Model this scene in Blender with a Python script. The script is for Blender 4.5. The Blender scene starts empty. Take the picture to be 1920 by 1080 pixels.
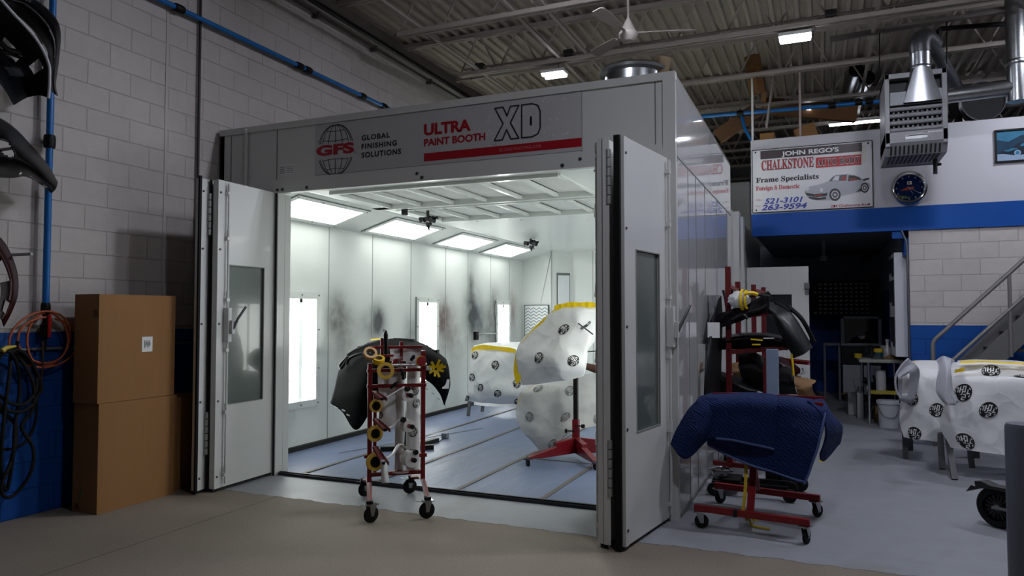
import bpy, math, random
import numpy as np
from mathutils import Vector, Matrix, noise

random.seed(7)
scene = bpy.context.scene
COL = scene.collection

# ------------------------------------------------------------------ camera
CAM_H = 1.53
FPX = 1353.0                                   # focal length in pixels of the 1920 wide frame
YAW = math.atan2(580, 1353)                    # the booth front runs along X, the block wall along Y
PITCH = math.atan2(50, 1353)
cf = Vector((-math.sin(YAW) * math.cos(PITCH), math.cos(YAW) * math.cos(PITCH), math.sin(PITCH)))
cr = Vector((math.cos(YAW), math.sin(YAW), 0))
cu = cr.cross(cf)
cam = bpy.data.cameras.new('camera')
cam.sensor_width = 36
cam.lens = 36 * FPX / 1920
cam.clip_start = 0.05
camo = bpy.data.objects.new('camera', cam)
COL.objects.link(camo)
camo.matrix_world = Matrix(((cr.x, cu.x, -cf.x, 0), (cr.y, cu.y, -cf.y, 0), (cr.z, cu.z, -cf.z, CAM_H), (0, 0, 0, 1)))
scene.camera = camo

# ------------------------------------------------------------------ world, exposure
world = bpy.data.worlds.new('world')
scene.world = world
world.use_nodes = True
world.node_tree.nodes['Background'].inputs[0].default_value = (0.5, 0.55, 0.65, 1)
world.node_tree.nodes['Background'].inputs[1].default_value = 0.02
vs = scene.view_settings
vs.view_transform = 'Standard'
vs.look = 'None'
vs.gamma = 1
vs.use_curve_mapping = False
vs.exposure = 0.0
scene.cycles.max_bounces = 8
scene.cycles.diffuse_bounces = 5
scene.cycles.glossy_bounces = 4
scene.cycles.transmission_bounces = 6
scene.cycles.sample_clamp_indirect = 6.0
scene.cycles.caustics_reflective = False
scene.cycles.caustics_refractive = False
scene.cycles.use_denoising = True

HALL_W = 520.0        # emission of the hall's tube lights
BOOTH_HIP_W = 7.2    # emission of the booth's slanted ceiling lights
BOOTH_WALL_W = 10.5   # emission of the booth's wall lights

# ------------------------------------------------------------------ places measured in the photograph
def ray(x, y):
    return cf + cr * ((x - 960) / FPX) + cu * ((540 - y) / FPX)
O0 = Vector((0, 0, CAM_H))
def onX(x, y, X): d = ray(x, y); return O0 + d * (X / d.x)
def onY(x, y, Y): d = ray(x, y); return O0 + d * (Y / d.y)
def onZ(x, y, Z): d = ray(x, y); return O0 + d * ((Z - CAM_H) / d.z)
V = Vector

# ------------------------------------------------------------------ materials
def lin(h):
    h = h.lstrip('#')
    out = []
    for i in (0, 2, 4):
        c = int(h[i:i + 2], 16) / 255
        out.append(c / 12.92 if c <= 0.04045 else ((c + 0.055) / 1.055) ** 2.4)
    return (*out, 1)
MATS = {}
def mat(name, hexc, rough=0.5, metal=0.0, noise_=None, bump=None, coat=0.0, emit=None, trans=0.0, ior=1.45, spec=0.5, stretch=None):
    if name in MATS: return MATS[name]
    m = bpy.data.materials.new(name); m.use_nodes = True
    nt = m.node_tree; b = nt.nodes['Principled BSDF']
    c = lin(hexc)
    b.inputs['Base Color'].default_value = c
    b.inputs['Roughness'].default_value = rough
    b.inputs['Metallic'].default_value = metal
    b.inputs['Coat Weight'].default_value = coat
    b.inputs['Specular IOR Level'].default_value = spec
    b.inputs['IOR'].default_value = ior
    if trans: b.inputs['Transmission Weight'].default_value = trans
    if emit:
        b.inputs['Emission Color'].default_value = lin(emit[0]); b.inputs['Emission Strength'].default_value = emit[1]
    tc = nt.nodes.new('ShaderNodeTexCoord')
    co = tc.outputs['Object']
    if stretch:
        mp = nt.nodes.new('ShaderNodeMapping'); mp.inputs['Scale'].default_value = stretch
        nt.links.new(co, mp.inputs['Vector']); co = mp.outputs['Vector']
    if noise_ or not bump:
        sc, am = noise_ or (6.0, 0.05)
        n = nt.nodes.new('ShaderNodeTexNoise'); n.inputs['Scale'].default_value = sc; n.inputs['Detail'].default_value = 5
        nt.links.new(co, n.inputs['Vector'])
        mx = nt.nodes.new('ShaderNodeMix'); mx.data_type = 'RGBA'
        mx.inputs['A'].default_value = tuple(max(0, v * (1 - am)) for v in c[:3]) + (1,)
        mx.inputs['B'].default_value = tuple(min(1, v * (1 + am)) for v in c[:3]) + (1,)
        nt.links.new(n.outputs['Fac'], mx.inputs['Factor']); nt.links.new(mx.outputs['Result'], b.inputs['Base Color'])
    if bump:
        sc, st = bump
        n = nt.nodes.new('ShaderNodeTexNoise'); n.inputs['Scale'].default_value = sc; n.inputs['Detail'].default_value = 4
        nt.links.new(co, n.inputs['Vector'])
        bp = nt.nodes.new('ShaderNodeBump'); bp.inputs['Strength'].default_value = st; bp.inputs['Distance'].default_value = 0.02
        nt.links.new(n.outputs['Fac'], bp.inputs['Height']); nt.links.new(bp.outputs['Normal'], b.inputs['Normal'])
    MATS[name] = m
    return m

def N(nt, t, **kw):
    n = nt.nodes.new('ShaderNode' + t)
    for k, v in kw.items():
        if k in n.inputs: n.inputs[k].default_value = v
        else: setattr(n, k, v)
    return n
def mixc(nt, fac, a, b, blend='MIX'):
    mx = nt.nodes.new('ShaderNodeMix'); mx.data_type = 'RGBA'; mx.blend_type = blend
    for s, v in (('Factor', fac), ('A', a), ('B', b)):
        if hasattr(v, 'links') or hasattr(v, 'is_linked'): nt.links.new(v, mx.inputs[s])
        else: mx.inputs[s].default_value = v
    return mx.outputs['Result']
def math_(nt, op, a, b=None, clamp=False):
    n = nt.nodes.new('ShaderNodeMath'); n.operation = op; n.use_clamp = clamp
    for i, v in enumerate((a, b)):
        if v is None: continue
        if hasattr(v, 'is_linked'): nt.links.new(v, n.inputs[i])
        else: n.inputs[i].default_value = v
    return n.outputs[0]

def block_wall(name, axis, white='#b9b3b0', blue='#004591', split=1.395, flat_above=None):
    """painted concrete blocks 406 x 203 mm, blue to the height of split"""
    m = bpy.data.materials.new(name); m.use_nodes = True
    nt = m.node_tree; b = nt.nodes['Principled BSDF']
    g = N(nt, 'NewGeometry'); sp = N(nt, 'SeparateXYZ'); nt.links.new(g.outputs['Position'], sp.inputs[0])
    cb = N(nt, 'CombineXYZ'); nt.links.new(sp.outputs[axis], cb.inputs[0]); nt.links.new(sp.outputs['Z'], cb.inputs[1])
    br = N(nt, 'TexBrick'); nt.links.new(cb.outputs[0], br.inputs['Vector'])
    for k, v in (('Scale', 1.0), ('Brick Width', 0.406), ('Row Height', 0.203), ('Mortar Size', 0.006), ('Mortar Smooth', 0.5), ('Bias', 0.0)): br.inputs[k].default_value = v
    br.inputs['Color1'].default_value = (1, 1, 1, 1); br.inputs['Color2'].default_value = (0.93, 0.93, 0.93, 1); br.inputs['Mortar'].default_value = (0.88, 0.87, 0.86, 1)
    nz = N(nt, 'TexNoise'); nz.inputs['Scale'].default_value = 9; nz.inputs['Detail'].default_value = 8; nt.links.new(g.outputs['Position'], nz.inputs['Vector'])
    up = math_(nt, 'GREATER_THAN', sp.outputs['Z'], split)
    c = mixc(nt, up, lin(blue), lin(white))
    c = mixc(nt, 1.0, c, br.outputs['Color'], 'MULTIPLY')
    mott = N(nt, 'MapRange'); nt.links.new(nz.outputs['Fac'], mott.inputs['Value']); mott.inputs['To Min'].default_value = 0.88; mott.inputs['To Max'].default_value = 1.08
    c = mixc(nt, 1.0, c, mott.outputs[0], 'MULTIPLY')
    # small pits where the paint is worn
    vz = N(nt, 'TexVoronoi'); vz.inputs['Scale'].default_value = 7; nt.links.new(g.outputs['Position'], vz.inputs['Vector'])
    pit = math_(nt, 'LESS_THAN', vz.outputs['Distance'], 0.045)
    pit = math_(nt, 'MULTIPLY', pit, 0.35)
    c = mixc(nt, pit, c, (0.08, 0.075, 0.07, 1))
    nt.links.new(c, b.inputs['Base Color'])
    b.inputs['Roughness'].default_value = 0.62; b.inputs['Specular IOR Level'].default_value = .3
    h = math_(nt, 'ADD', math_(nt, 'MULTIPLY', br.outputs['Fac'], -1.0), math_(nt, 'MULTIPLY', nz.outputs['Fac'], 0.5))
    bp = N(nt, 'Bump'); bp.inputs['Strength'].default_value = 0.8; bp.inputs['Distance'].default_value = 0.012
    nt.links.new(h, bp.inputs['Height']); nt.links.new(bp.outputs[0], b.inputs['Normal'])
    return m

# ------------------------------------------------------------------ mesh building
def crom(p, n):
    """Catmull-Rom through the points p, n samples"""
    p = [np.array(q, float) for q in p]
    if len(p) == 2: return [p[0] + (p[1] - p[0]) * t for t in np.linspace(0, 1, n)]
    e = [2 * p[0] - p[1]] + p + [2 * p[-1] - p[-2]]
    out = []
    for s in np.linspace(0, len(p) - 1, n):
        i = min(int(s), len(p) - 2); t = s - i
        a, b, c, d = e[i], e[i + 1], e[i + 2], e[i + 3]
        out.append(0.5 * (2 * b + (c - a) * t + (2 * a - 5 * b + 4 * c - d) * t * t + (3 * b - a - 3 * c + d) * t ** 3))
    return out
def spline(p, n): return [V(q) for q in crom([tuple(x) for x in p], n)]

class MB:
    def __init__(s): s.v = []; s.f = []; s.m = []; s.k = 0
    def mi(s, k): s.k = k; return s
    def add(s, vs, fs, k=None):
        o = len(s.v); s.v += [tuple(q) for q in vs]
        for f in fs: s.f.append(tuple(i + o for i in f)); s.m.append(s.k if k is None else k)
        return s
    def box(s, x0, x1, y0, y1, z0, z1, k=None):
        vs = [(x, y, z) for x in (x0, x1) for y in (y0, y1) for z in (z0, z1)]
        return s.add(vs, [(0, 1, 3, 2), (4, 6, 7, 5), (0, 4, 5, 1), (2, 3, 7, 6), (0, 2, 6, 4), (1, 5, 7, 3)], k)
    def obox(s, c, ax, ay, az, k=None):
        c, ax, ay, az = V(c), V(ax), V(ay), V(az)
        vs = [c + ax * i + ay * j + az * l for i in (-1, 1) for j in (-1, 1) for l in (-1, 1)]
        return s.add(vs, [(0, 1, 3, 2), (4, 6, 7, 5), (0, 4, 5, 1), (2, 3, 7, 6), (0, 2, 6, 4), (1, 5, 7, 3)], k)
    def bar(s, p0, p1, w, h, up=(0, 0, 1), k=None):
        p0, p1 = V(p0), V(p1); d = (p1 - p0); l = d.length; d.normalize()
        u = V(up); sx = d.cross(u)
        if sx.length < 1e-4: sx = d.cross(V((0, 1, 0)))
        sx.normalize(); u = sx.cross(d)
        return s.obox((p0 + p1) / 2, d * (l / 2), sx * (w / 2), u * (h / 2), k)
    def tube(s, pts, r, n=8, closed=False, caps=True, k=None):
        pts = [V(p) for p in pts]; m = len(pts); rs = r if isinstance(r, (list, tuple)) else [r] * m
        vs = []; ref = None
        for i, p in enumerate(pts):
            a = pts[(i - 1) % m] if closed or i else p; b = pts[(i + 1) % m] if closed or i < m - 1 else p
            t = (b - a).normalized()
            if ref is None:
                ref = t.cross(V((0, 0, 1)));  ref = ref if ref.length > 0.1 else t.cross(V((0, 1, 0)))
            ref = (ref - t * ref.dot(t)).normalized(); q = t.cross(ref)
            for j in range(n):
                an = 2 * math.pi * j / n; vs.append(p + (ref * math.cos(an) + q * math.sin(an)) * rs[i])
        fs = []
        for i in range(m if closed else m - 1):
            for j in range(n):
                a = i * n + j; b = i * n + (j + 1) % n; c = ((i + 1) % m) * n + (j + 1) % n; d = ((i + 1) % m) * n + j
                fs.append((a, b, c, d))
        if caps and not closed: fs += [tuple(range(n))[::-1], tuple((m - 1) * n + j for j in range(n))]
        return s.add(vs, fs, k)
    def cyl(s, p0, p1, r, r1=None, n=20, k=None): return s.tube([p0, p1], [r, r if r1 is None else r1], n, k=k)
    def lathe(s, o, axis, prof, n=28, k=None, cap=True):
        """prof: (radius, distance along the axis)"""
        o = V(o); a = V(axis).normalized(); u = a.cross(V((0, 0, 1))); u = u if u.length > 0.1 else a.cross(V((0, 1, 0))); u.normalize(); w = a.cross(u)
        vs = [o + a * h + (u * math.cos(2 * math.pi * j / n) + w * math.sin(2 * math.pi * j / n)) * max(r, 1e-4) for r, h in prof for j in range(n)]
        fs = [(i * n + j, i * n + (j + 1) % n, (i + 1) * n + (j + 1) % n, (i + 1) * n + j) for i in range(len(prof) - 1) for j in range(n)]
        if cap: fs += [tuple(range(n))[::-1], tuple((len(prof) - 1) * n + j for j in range(n))]
        return s.add(vs, fs, k)
    def ring(s, o, axis, r0, r1, h, n=28, k=None):
        """flat ring: hole r0, outside r1, thickness h centred on o"""
        return s.lathe(V(o), axis, [(r0, -h / 2), (r1, -h / 2), (r1, h / 2), (r0, h / 2), (r0, -h / 2)], n, k, cap=False)
    def prism(s, pts, off, k=None):
        pts = [V(p) for p in pts]; off = V(off); n = len(pts)
        return s.add(pts + [p + off for p in pts], [tuple(range(n))[::-1], tuple(range(n, 2 * n))] + [(i, (i + 1) % n, n + (i + 1) % n, n + i) for i in range(n)], k)
    def poly(s, pts, k=None): return s.add(pts, [tuple(range(len(pts)))], k)
    def grid(s, fn, nu, nv, k=None):
        vs = [fn(i / nu, j / nv) for j in range(nv + 1) for i in range(nu + 1)]
        w = nu + 1
        return s.add(vs, [(j * w + i, j * w + i + 1, (j + 1) * w + i + 1, (j + 1) * w + i) for j in range(nv) for i in range(nu)], k)
    def sphere(s, c, r, k=None, sc=(1, 1, 1), n=12):
        c = V(c)
        def fn(u, w):
            a = 2 * math.pi * u; b = math.pi * (w - 0.5)
            return c + V((math.cos(a) * math.cos(b) * sc[0], math.sin(a) * math.cos(b) * sc[1], math.sin(b) * sc[2])) * r
        return s.grid(fn, n, n // 2 + 1, k)
    def text(s, body, o, ux, uz, w=None, h=None, lift=0.0, bold=0.0, shear=0.0, thick=0.0008, k=None, sp=1.0):
        """lettering fitted to a box of w x h with its lower left corner at o"""
        ux, uz, o = V(ux).normalized(), V(uz).normalized(), V(o); nn = ux.cross(uz)
        vs, fs = letters(body, bold, shear, sp)
        xs = [q[0] for q in vs]; ys = [q[1] for q in vs]; x0, x1, y0, y1 = min(xs), max(xs), min(ys), max(ys)
        if h is None: h = w * (y1 - y0) / (x1 - x0)
        if w is None: w = h * (x1 - x0) / (y1 - y0)
        sx, sy = w / (x1 - x0), h / (y1 - y0)
        return s.add([o + ux * ((q[0] - x0) * sx) + uz * ((q[1] - y0) * sy) + nn * (lift + (thick if q[2] > 0 else 0)) for q in vs], fs, k)
    def build(s, name, mats, parent=None, smooth=None, bevel=None, solid=None, **props):
        me = bpy.data.meshes.new(name)
        off = V((0, 0, 0))
        p = parent
        while p is not None: off += p.location; p = p.parent
        loc = V((0, 0, 0))
        if parent is None and props.get('kind') not in ('structure',):
            a = np.array(s.v); lo, hi = a.min(0), a.max(0); loc = V(((lo[0] + hi[0]) / 2, (lo[1] + hi[1]) / 2, lo[2]))
        sh = off + loc
        me.from_pydata([(q[0] - sh.x, q[1] - sh.y, q[2] - sh.z) for q in s.v], [], s.f)
        if not isinstance(mats, (list, tuple)): mats = [mats]
        for m in mats: me.materials.append(m)
        me.polygons.foreach_set('material_index', [min(k, len(mats) - 1) for k in s.m])
        if smooth is not None:
            me.polygons.foreach_set('use_smooth', [True] * len(me.polygons))
            me.set_sharp_from_angle(angle=math.radians(smooth))
        me.validate(); me.update()
        o = bpy.data.objects.new(name, me); COL.objects.link(o)
        o.location = loc
        if parent is not None: o.parent = parent
        if solid:
            md = o.modifiers.new('thickness', 'SOLIDIFY'); md.thickness = solid; md.offset = 0
        if bevel:
            md = o.modifiers.new('bevel', 'BEVEL'); md.width = bevel; md.segments = 2; md.limit_method = 'ANGLE'; md.angle_limit = math.radians(40)
        for k, v in props.items(): o[k] = v
        return o

LET = {}
def letters(body, bold, shear, sp):
    key = (body, bold, shear, sp)
    if key in LET: return LET[key]
    cu_ = bpy.data.curves.new('lettering', 'FONT'); cu_.body = body; cu_.size = 1; cu_.offset = bold; cu_.shear = shear; cu_.extrude = 0.5; cu_.space_character = sp; cu_.resolution_u = 4
    ob = bpy.data.objects.new('lettering', cu_); COL.objects.link(ob)
    bpy.context.view_layer.update()
    me = bpy.data.meshes.new_from_object(ob.evaluated_get(bpy.context.evaluated_depsgraph_get()))
    vs = [tuple(v.co) for v in me.vertices]; fs = [tuple(p.vertices) for p in me.polygons]
    bpy.data.objects.remove(ob); bpy.data.curves.remove(cu_); bpy.data.meshes.remove(me)
    LET[key] = (vs, fs)
    return LET[key]

def thing(name, label, cat, loc=(0, 0, 0), group=None):
    o = bpy.data.objects.new(name, None); COL.objects.link(o); o.empty_display_size = 0.1
    o.location = loc; o['label'] = label; o['category'] = cat
    if group: o['group'] = group
    return o
def one(mb, name, mats, label, cat, group=None, **kw):
    """a thing that is one mesh"""
    kw.update(label=label, category=cat)
    if group: kw['group'] = group
    return mb.build(name, mats, **kw)
def struct(mb, name, mats, **kw): return mb.build(name, mats, kind='structure', **kw)
def dup(root, loc, rotz=None, label=None, group=None):
    r = root.copy(); COL.objects.link(r); r.location = loc
    if rotz is not None: r.rotation_euler = (0, 0, rotz)
    if label: r['label'] = label
    if group: r['group'] = group
    for ch in list(root.children):
        c = ch.copy(); COL.objects.link(c); c.parent = r
        for g in list(ch.children):
            d = g.copy(); COL.objects.link(d); d.parent = c
    return r
def loft(rows, nu=28, nv=16, wob=0.0, wsc=6.0, seed=0):
    """smooth surface through rows of points; gives (surface function S(u,v), nu, nv)"""
    R = [crom([tuple(q) for q in r], nu + 1) for r in rows]
    G = [crom([r[i] for r in R], nv + 1) for i in range(nu + 1)]
    G = np.array(G)                               # nu+1, nv+1, 3
    def S(u, v):
        a = min(max(u, 0), 1) * nu; b = min(max(v, 0), 1) * nv
        i = min(int(a), nu - 1); j = min(int(b), nv - 1); s, t = a - i, b - j
        p = G[i, j] * (1 - s) * (1 - t) + G[i + 1, j] * s * (1 - t) + G[i, j + 1] * (1 - s) * t + G[i + 1, j + 1] * s * t
        p = V(p)
        if wob:
            q = p * wsc + V((seed * 7.3, 0, 0))
            n1 = noise.noise_vector(q) * wob
            rr = noise.ridged_multi_fractal(V((q.x * .45 + q.z * .3, q.y * .4, q.z * .75 - q.x * .35)), 0.8, 2.2, 3, 0.9, 2.0) * wob * 0.9 - wob
            p = p + n1 + V((0, -rr, 0))
        return p
    return S
def normal_at(S, u, v, e=0.01):
    a = S(u + e, v) - S(u - e, v); b = S(u, v + e) - S(u, v - e)
    n = a.cross(b)
    n.normalize()
    if n.dot(O0 - S(u, v)) < 0: n = -n
    return n
def logo(mb, S, u, v, r, kd, kw, rot=0.0, lift=0.004):
    """a round black print with white strokes that follows the surface S; r in metres"""
    e = 0.09
    du = (S(min(u + e, 1), v) - S(max(u - e, 0), v)).length / (min(u + e, 1) - max(u - e, 0)); dv = (S(u, min(v + e, 1)) - S(u, max(v - e, 0))).length / (min(v + e, 1) - max(v - e, 0))
    ru, rv = r / max(du, .05), r / max(dv, .05); c, s_ = math.cos(rot), math.sin(rot)
    n = normal_at(S, u, v)
    def P(a, b, l):
        x, y = a * c - b * s_, a * s_ + b * c
        return S(u + x * ru, v + y * rv) + n * l
    R0 = (0, .35, .7, 1.0); K = 20
    vs = [P(rr * math.cos(2 * math.pi * j / K), rr * math.sin(2 * math.pi * j / K), lift) for rr in R0 for j in range(K)]
    mb.add(vs, [(i * K + j, i * K + (j + 1) % K, (i + 1) * K + (j + 1) % K, (i + 1) * K + j) for i in range(3) for j in range(K)], kd)
    def stroke(q): mb.add([P(a, b, lift * 1.7) for a, b in q], [(0, 1, 2, 3)], kw)
    for x0, y0, x1, y1 in ((-.42, -.62, -.28, .1), (-.1, -.75, .02, .2), (.18, -.75, .3, .05), (.02, -.72, .2, -.6), (.02, -.12, .2, 0), (-.62, -.5, -.52, .1),
                           (-.28, -.3, -.1, -.2), (.1, .2, .42, .3), (.3, .3, .42, .62), (-.3, .25, .0, .33), (-.05, .5, .25, .6), (.5, -.35, .6, .2), (.42, .05, .8, .14), (-.1, .68, .1, .85)):
        stroke(((x0, y0), (x1, y0), (x1, y1), (x0, y1)))
    for a0 in (2.5, 3.0, 3.5, .3, 1.2, 5.6):
        stroke([(q * math.cos(t), q * math.sin(t)) for q, t in ((.8, a0), (.9, a0), (.9, a0 + .3), (.8, a0 + .3))])

# materials that many things share
M_white = mat('white_painted_steel', '#c9cac8', 0.28, noise_=(3, .03), coat=0.15)
M_offwhite = mat('booth_white_enamel', '#d4d8d4', 0.25, noise_=(2, .03), coat=0.2)
M_galv = mat('galvanised_steel', '#9a9da0', 0.28, 1.0, noise_=(14, .18))
M_steel = mat('dull_steel', '#7b7d80', 0.42, 1.0, noise_=(20, .12))
M_chrome = mat('chrome', '#d8dadc', 0.12, 1.0)
M_black = mat('black_plastic', '#0b0b0c', 0.5, noise_=(20, .2), spec=.25)
M_rubber = mat('black_rubber', '#141414', 0.75, noise_=(30, .2), spec=.25)
M_red = mat('red_enamel', '#760c13', 0.4, noise_=(16, .18), coat=0.1)
M_pink = mat('pale_red_enamel', '#8a4a48', 0.45, noise_=(18, .2))  # red paled: light on the front legs' tops put into the colour
M_blue = mat('blue_pipe_paint', '#0b62a8', 0.35, noise_=(10, .08))
M_yel = mat('yellow_tape', '#e8c512', 0.55, noise_=(20, .08))
M_tan = mat('tan_tape', '#c9a06a', 0.6, noise_=(20, .08))
M_film = mat('white_masking_film', '#dadbdb', 0.34, noise_=(8, .04), bump=(5, .5))
def crumple(m, sc=3.2, st=.55):
    """faceted creases of thin film on top of the soft bump"""
    nt = m.node_tree; b = nt.nodes['Principled BSDF']; g = N(nt, 'NewGeometry')
    nz = N(nt, 'TexNoise'); nz.inputs['Scale'].default_value = 2.5; nt.links.new(g.outputs['Position'], nz.inputs['Vector'])
    vm = N(nt, 'VectorMath', operation='MULTIPLY_ADD'); nt.links.new(nz.outputs['Color'], vm.inputs[0]); vm.inputs[1].default_value = (.5, .5, .5); nt.links.new(g.outputs['Position'], vm.inputs[2])
    vo = N(nt, 'TexVoronoi'); vo.feature = 'F1'; vo.inputs['Scale'].default_value = sc; nt.links.new(vm.outputs[0], vo.inputs['Vector'])
    bp = N(nt, 'Bump'); bp.inputs['Strength'].default_value = st; bp.inputs['Distance'].default_value = .05
    nt.links.new(vo.outputs['Distance'], bp.inputs['Height'])
    old = b.inputs['Normal'].links[0].from_node; nt.links.new(bp.outputs[0], old.inputs['Normal'])
crumple(M_film)
M_ink = mat('black_print', '#111113', 0.5)
M_card = mat('brown_cardboard', '#8a6238', 0.75, noise_=(40, .08), stretch=(1, 1, .15))
M_dark = mat('near_black', '#0a0a0b', 0.7)  # own black of seals, strips and drums; also a painted hollow
M_joist = mat('grey_joist_paint', '#8d847e', 0.55, noise_=(6, .12))
M_wood = mat('timber', '#6a4722', 0.65, noise_=(5, .25), stretch=(1, 8, 8))

# ================================================================== THE HALL
WX = -5.58
def floor_material():
    m = bpy.data.materials.new('concrete_and_grey_floor_paint'); m.use_nodes = True
    nt = m.node_tree; b = nt.nodes['Principled BSDF']
    g = N(nt, 'NewGeometry'); sp = N(nt, 'SeparateXYZ'); nt.links.new(g.outputs['Position'], sp.inputs[0])
    def nz(sc, det=6, vec=None):
        n = N(nt, 'TexNoise'); n.inputs['Scale'].default_value = sc; n.inputs['Detail'].default_value = det
        nt.links.new(vec or g.outputs['Position'], n.inputs['Vector']); return n.outputs['Fac']
    fine, big, mid = nz(90, 3), nz(0.9), nz(5, 8)
    edge = math_(nt, 'ADD', sp.outputs['Y'], math_(nt, 'MULTIPLY', math_(nt, 'SUBTRACT', nz(6, 4), 0.5), 0.10))
    painted = math_(nt, 'GREATER_THAN', edge, 4.86)
    conc = mixc(nt, big, lin('#73695e'), lin('#918576'))
    r = N(nt, 'MapRange'); nt.links.new(fine, r.inputs['Value']); r.inputs['From Min'].default_value = .3; r.inputs['From Max'].default_value = .7; r.inputs['To Min'].default_value = .8; r.inputs['To Max'].default_value = 1.14
    conc = mixc(nt, 1.0, conc, r.outputs[0], 'MULTIPLY')
    pt = mixc(nt, mid, lin('#82858b'), lin('#9a9da3'))
    # worn patches in the paint
    worn = N(nt, 'MapRange'); nt.links.new(nz(1.6, 7), worn.inputs['Value']); worn.inputs['From Min'].default_value = .56; worn.inputs['From Max'].default_value = .72
    pt = mixc(nt, math_(nt, 'MULTIPLY', worn.outputs[0], .45), pt, lin('#76736c'))
    c = mixc(nt, painted, conc, pt)
    # saw cut joint along Y, and the seam at the edge of the paint
    j1 = math_(nt, 'LESS_THAN', math_(nt, 'ABSOLUTE', math_(nt, 'SUBTRACT', sp.outputs['X'], -4.235)), 0.006)
    j1 = math_(nt, 'MULTIPLY', j1, math_(nt, 'LESS_THAN', sp.outputs['Y'], 4.86))
    j2 = math_(nt, 'LESS_THAN', math_(nt, 'ABSOLUTE', math_(nt, 'SUBTRACT', edge, 4.86)), 0.006)
    c = mixc(nt, math_(nt, 'MULTIPLY', math_(nt, 'MAXIMUM', j1, j2), .7), c, lin('#3b3733'))
    nt.links.new(c, b.inputs['Base Color'])
    ro = N(nt, 'MapRange'); nt.links.new(mid, ro.inputs['Value']); ro.inputs['To Min'].default_value = .42; ro.inputs['To Max'].default_value = .62
    rr = N(nt, 'Mix'); nt.links.new(painted, rr.inputs['Factor']); rr.inputs['A'].default_value = .8; nt.links.new(ro.outputs[0], rr.inputs['B'])
    nt.links.new(rr.outputs['Result'], b.inputs['Roughness'])
    bp = N(nt, 'Bump'); bp.inputs['Strength'].default_value = .12; bp.inputs['Distance'].default_value = .01
    nt.links.new(fine, bp.inputs['Height']); nt.links.new(bp.outputs[0], b.inputs['Normal'])
    return m
struct(MB().box(WX - .2, 8.2, -6.2, 20.2, -.2, 0), 'floor', floor_material())
M_blkL = block_wall('painted_block_left', 'Y')
M_blkF = block_wall('painted_block_front', 'X')
struct(MB().box(WX - .2, WX, -6.2, 20.2, 0, 5.6), 'wall_left', M_blkL)
M_plain = mat('white_wall_paint', '#a5a19e', 0.7, noise_=(2, .06))
struct(MB().box(WX, 8.2, 20, 20.2, 0, 5.6), 'wall_far', mat('grey_far_wall', '#77777a', .7, noise_=(2, .1)))
struct(MB().box(8, 8.2, -6.2, 20, 0, 5.6), 'wall_right', M_plain)
struct(MB().box(WX, 8, -6.2, -6, 0, 5.6), 'wall_behind', M_plain)
# corrugated roof deck, ribs along Y
deck = MB(); x = WX; prof = []
while x < 8.1:
    prof += [(x, 5.45), (x + .045, 5.45), (x + .062, 5.488), (x + .135, 5.488)]; x += .152
prof.append((x, 5.45))
vs = [(px, y, pz) for y in (-6.1, 20.1) for px, pz in prof]; n_ = len(prof)
deck.add(vs, [(i, i + 1, n_ + i + 1, n_ + i) for i in range(n_ - 1)])
deck.box(WX, 8.2, -6.2, 20.2, 5.55, 5.6)
struct(deck, 'ceiling', mat('painted_roof_deck', '#8a7f77', .6, noise_=(1.2, .12)))
# open web joists
JY = [8.95 + 1.6 * k for k in range(-6, 7)]
def joist(y, i):
    b = MB()
    for dy in (-.03, .03):
        b.box(WX + .02, 8, y + dy - .022, y + dy + .022, 5.39, 5.45)
        b.box(WX + .95, 7.4, y + dy - .02, y + dy + .02, 4.87, 4.92)
    x = WX + .95; k = 0
    b.bar((WX + .1, y, 5.40), (WX + 1.0, y, 4.9), .022, .022)
    while x < 7.3:
        b.bar((x, y, 4.9), (x + .27, y, 5.41), .02, .02); b.bar((x + .31, y, 5.41), (x + .58, y, 4.9), .02, .02); x += .6
    struct(b, 'trim_%d' % (i + 10), M_joist)
for i, y in enumerate(JY): joist(y, i)
# bridging bars that cross under the joists, along Y
for i, xb in enumerate((-4.33, -3.13, -2.76, .62, 2.2)):
    struct(MB().bar((xb, -2, 4.93), (xb, 19.5, 4.93), .04, .03), 'trim_%d' % (i + 30), M_joist)
# sill beam along the top of the block wall
struct(MB().box(WX, WX + .06, -6, 20, 5.30, 5.45), 'trim_1', mat('brown_grey_sill', '#5b5350', .7))
struct(MB().box(WX - .001, WX + .006, 4.83, 4.855, 0, 5.3), 'trim_2', mat('pale_joint_sealant', '#b4afab', .7))

# ------------------------------------------------------------------ mezzanine, storage room under it, right block wall
MY = 10.56
M_panel = mat('white_board', '#bdbcc2', .5, noise_=(2, .03))
M_band = mat('blue_band_paint', '#004696', .5, noise_=(3, .05), spec=.3)
struct(MB().box(-.88, 8, MY, MY + .1, 2.93, 3.97), 'wall_mezzanine', M_panel)
b = MB().box(-.88, 8, MY - .012, MY + .1, 2.62, 2.93).box(1.05, 8, MY - .03, MY - .012, 2.62, 2.655)
struct(b, 'trim_3', M_band)
struct(MB().box(-.88, 8, MY + .1, 15.7, 2.70, 2.93), 'ceiling_storage', mat('dark_soffit', '#6a6d72', .7))
struct(MB().box(1.05, 8, MY, MY + .2, 0, 2.62), 'wall_stair', M_blkF)
b = MB().box(1.05, 1.25, MY + .2, 15.7, 0, 2.70)
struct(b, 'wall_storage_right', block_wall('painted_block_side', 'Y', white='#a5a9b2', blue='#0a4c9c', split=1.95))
struct(MB().box(-5.3, 1.25, 15.7, 15.9, 0, 2.93), 'wall_storage_back', block_wall('painted_block_back', 'X', white='#7d8494', blue='#0c3f88', split=1.5))
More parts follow.
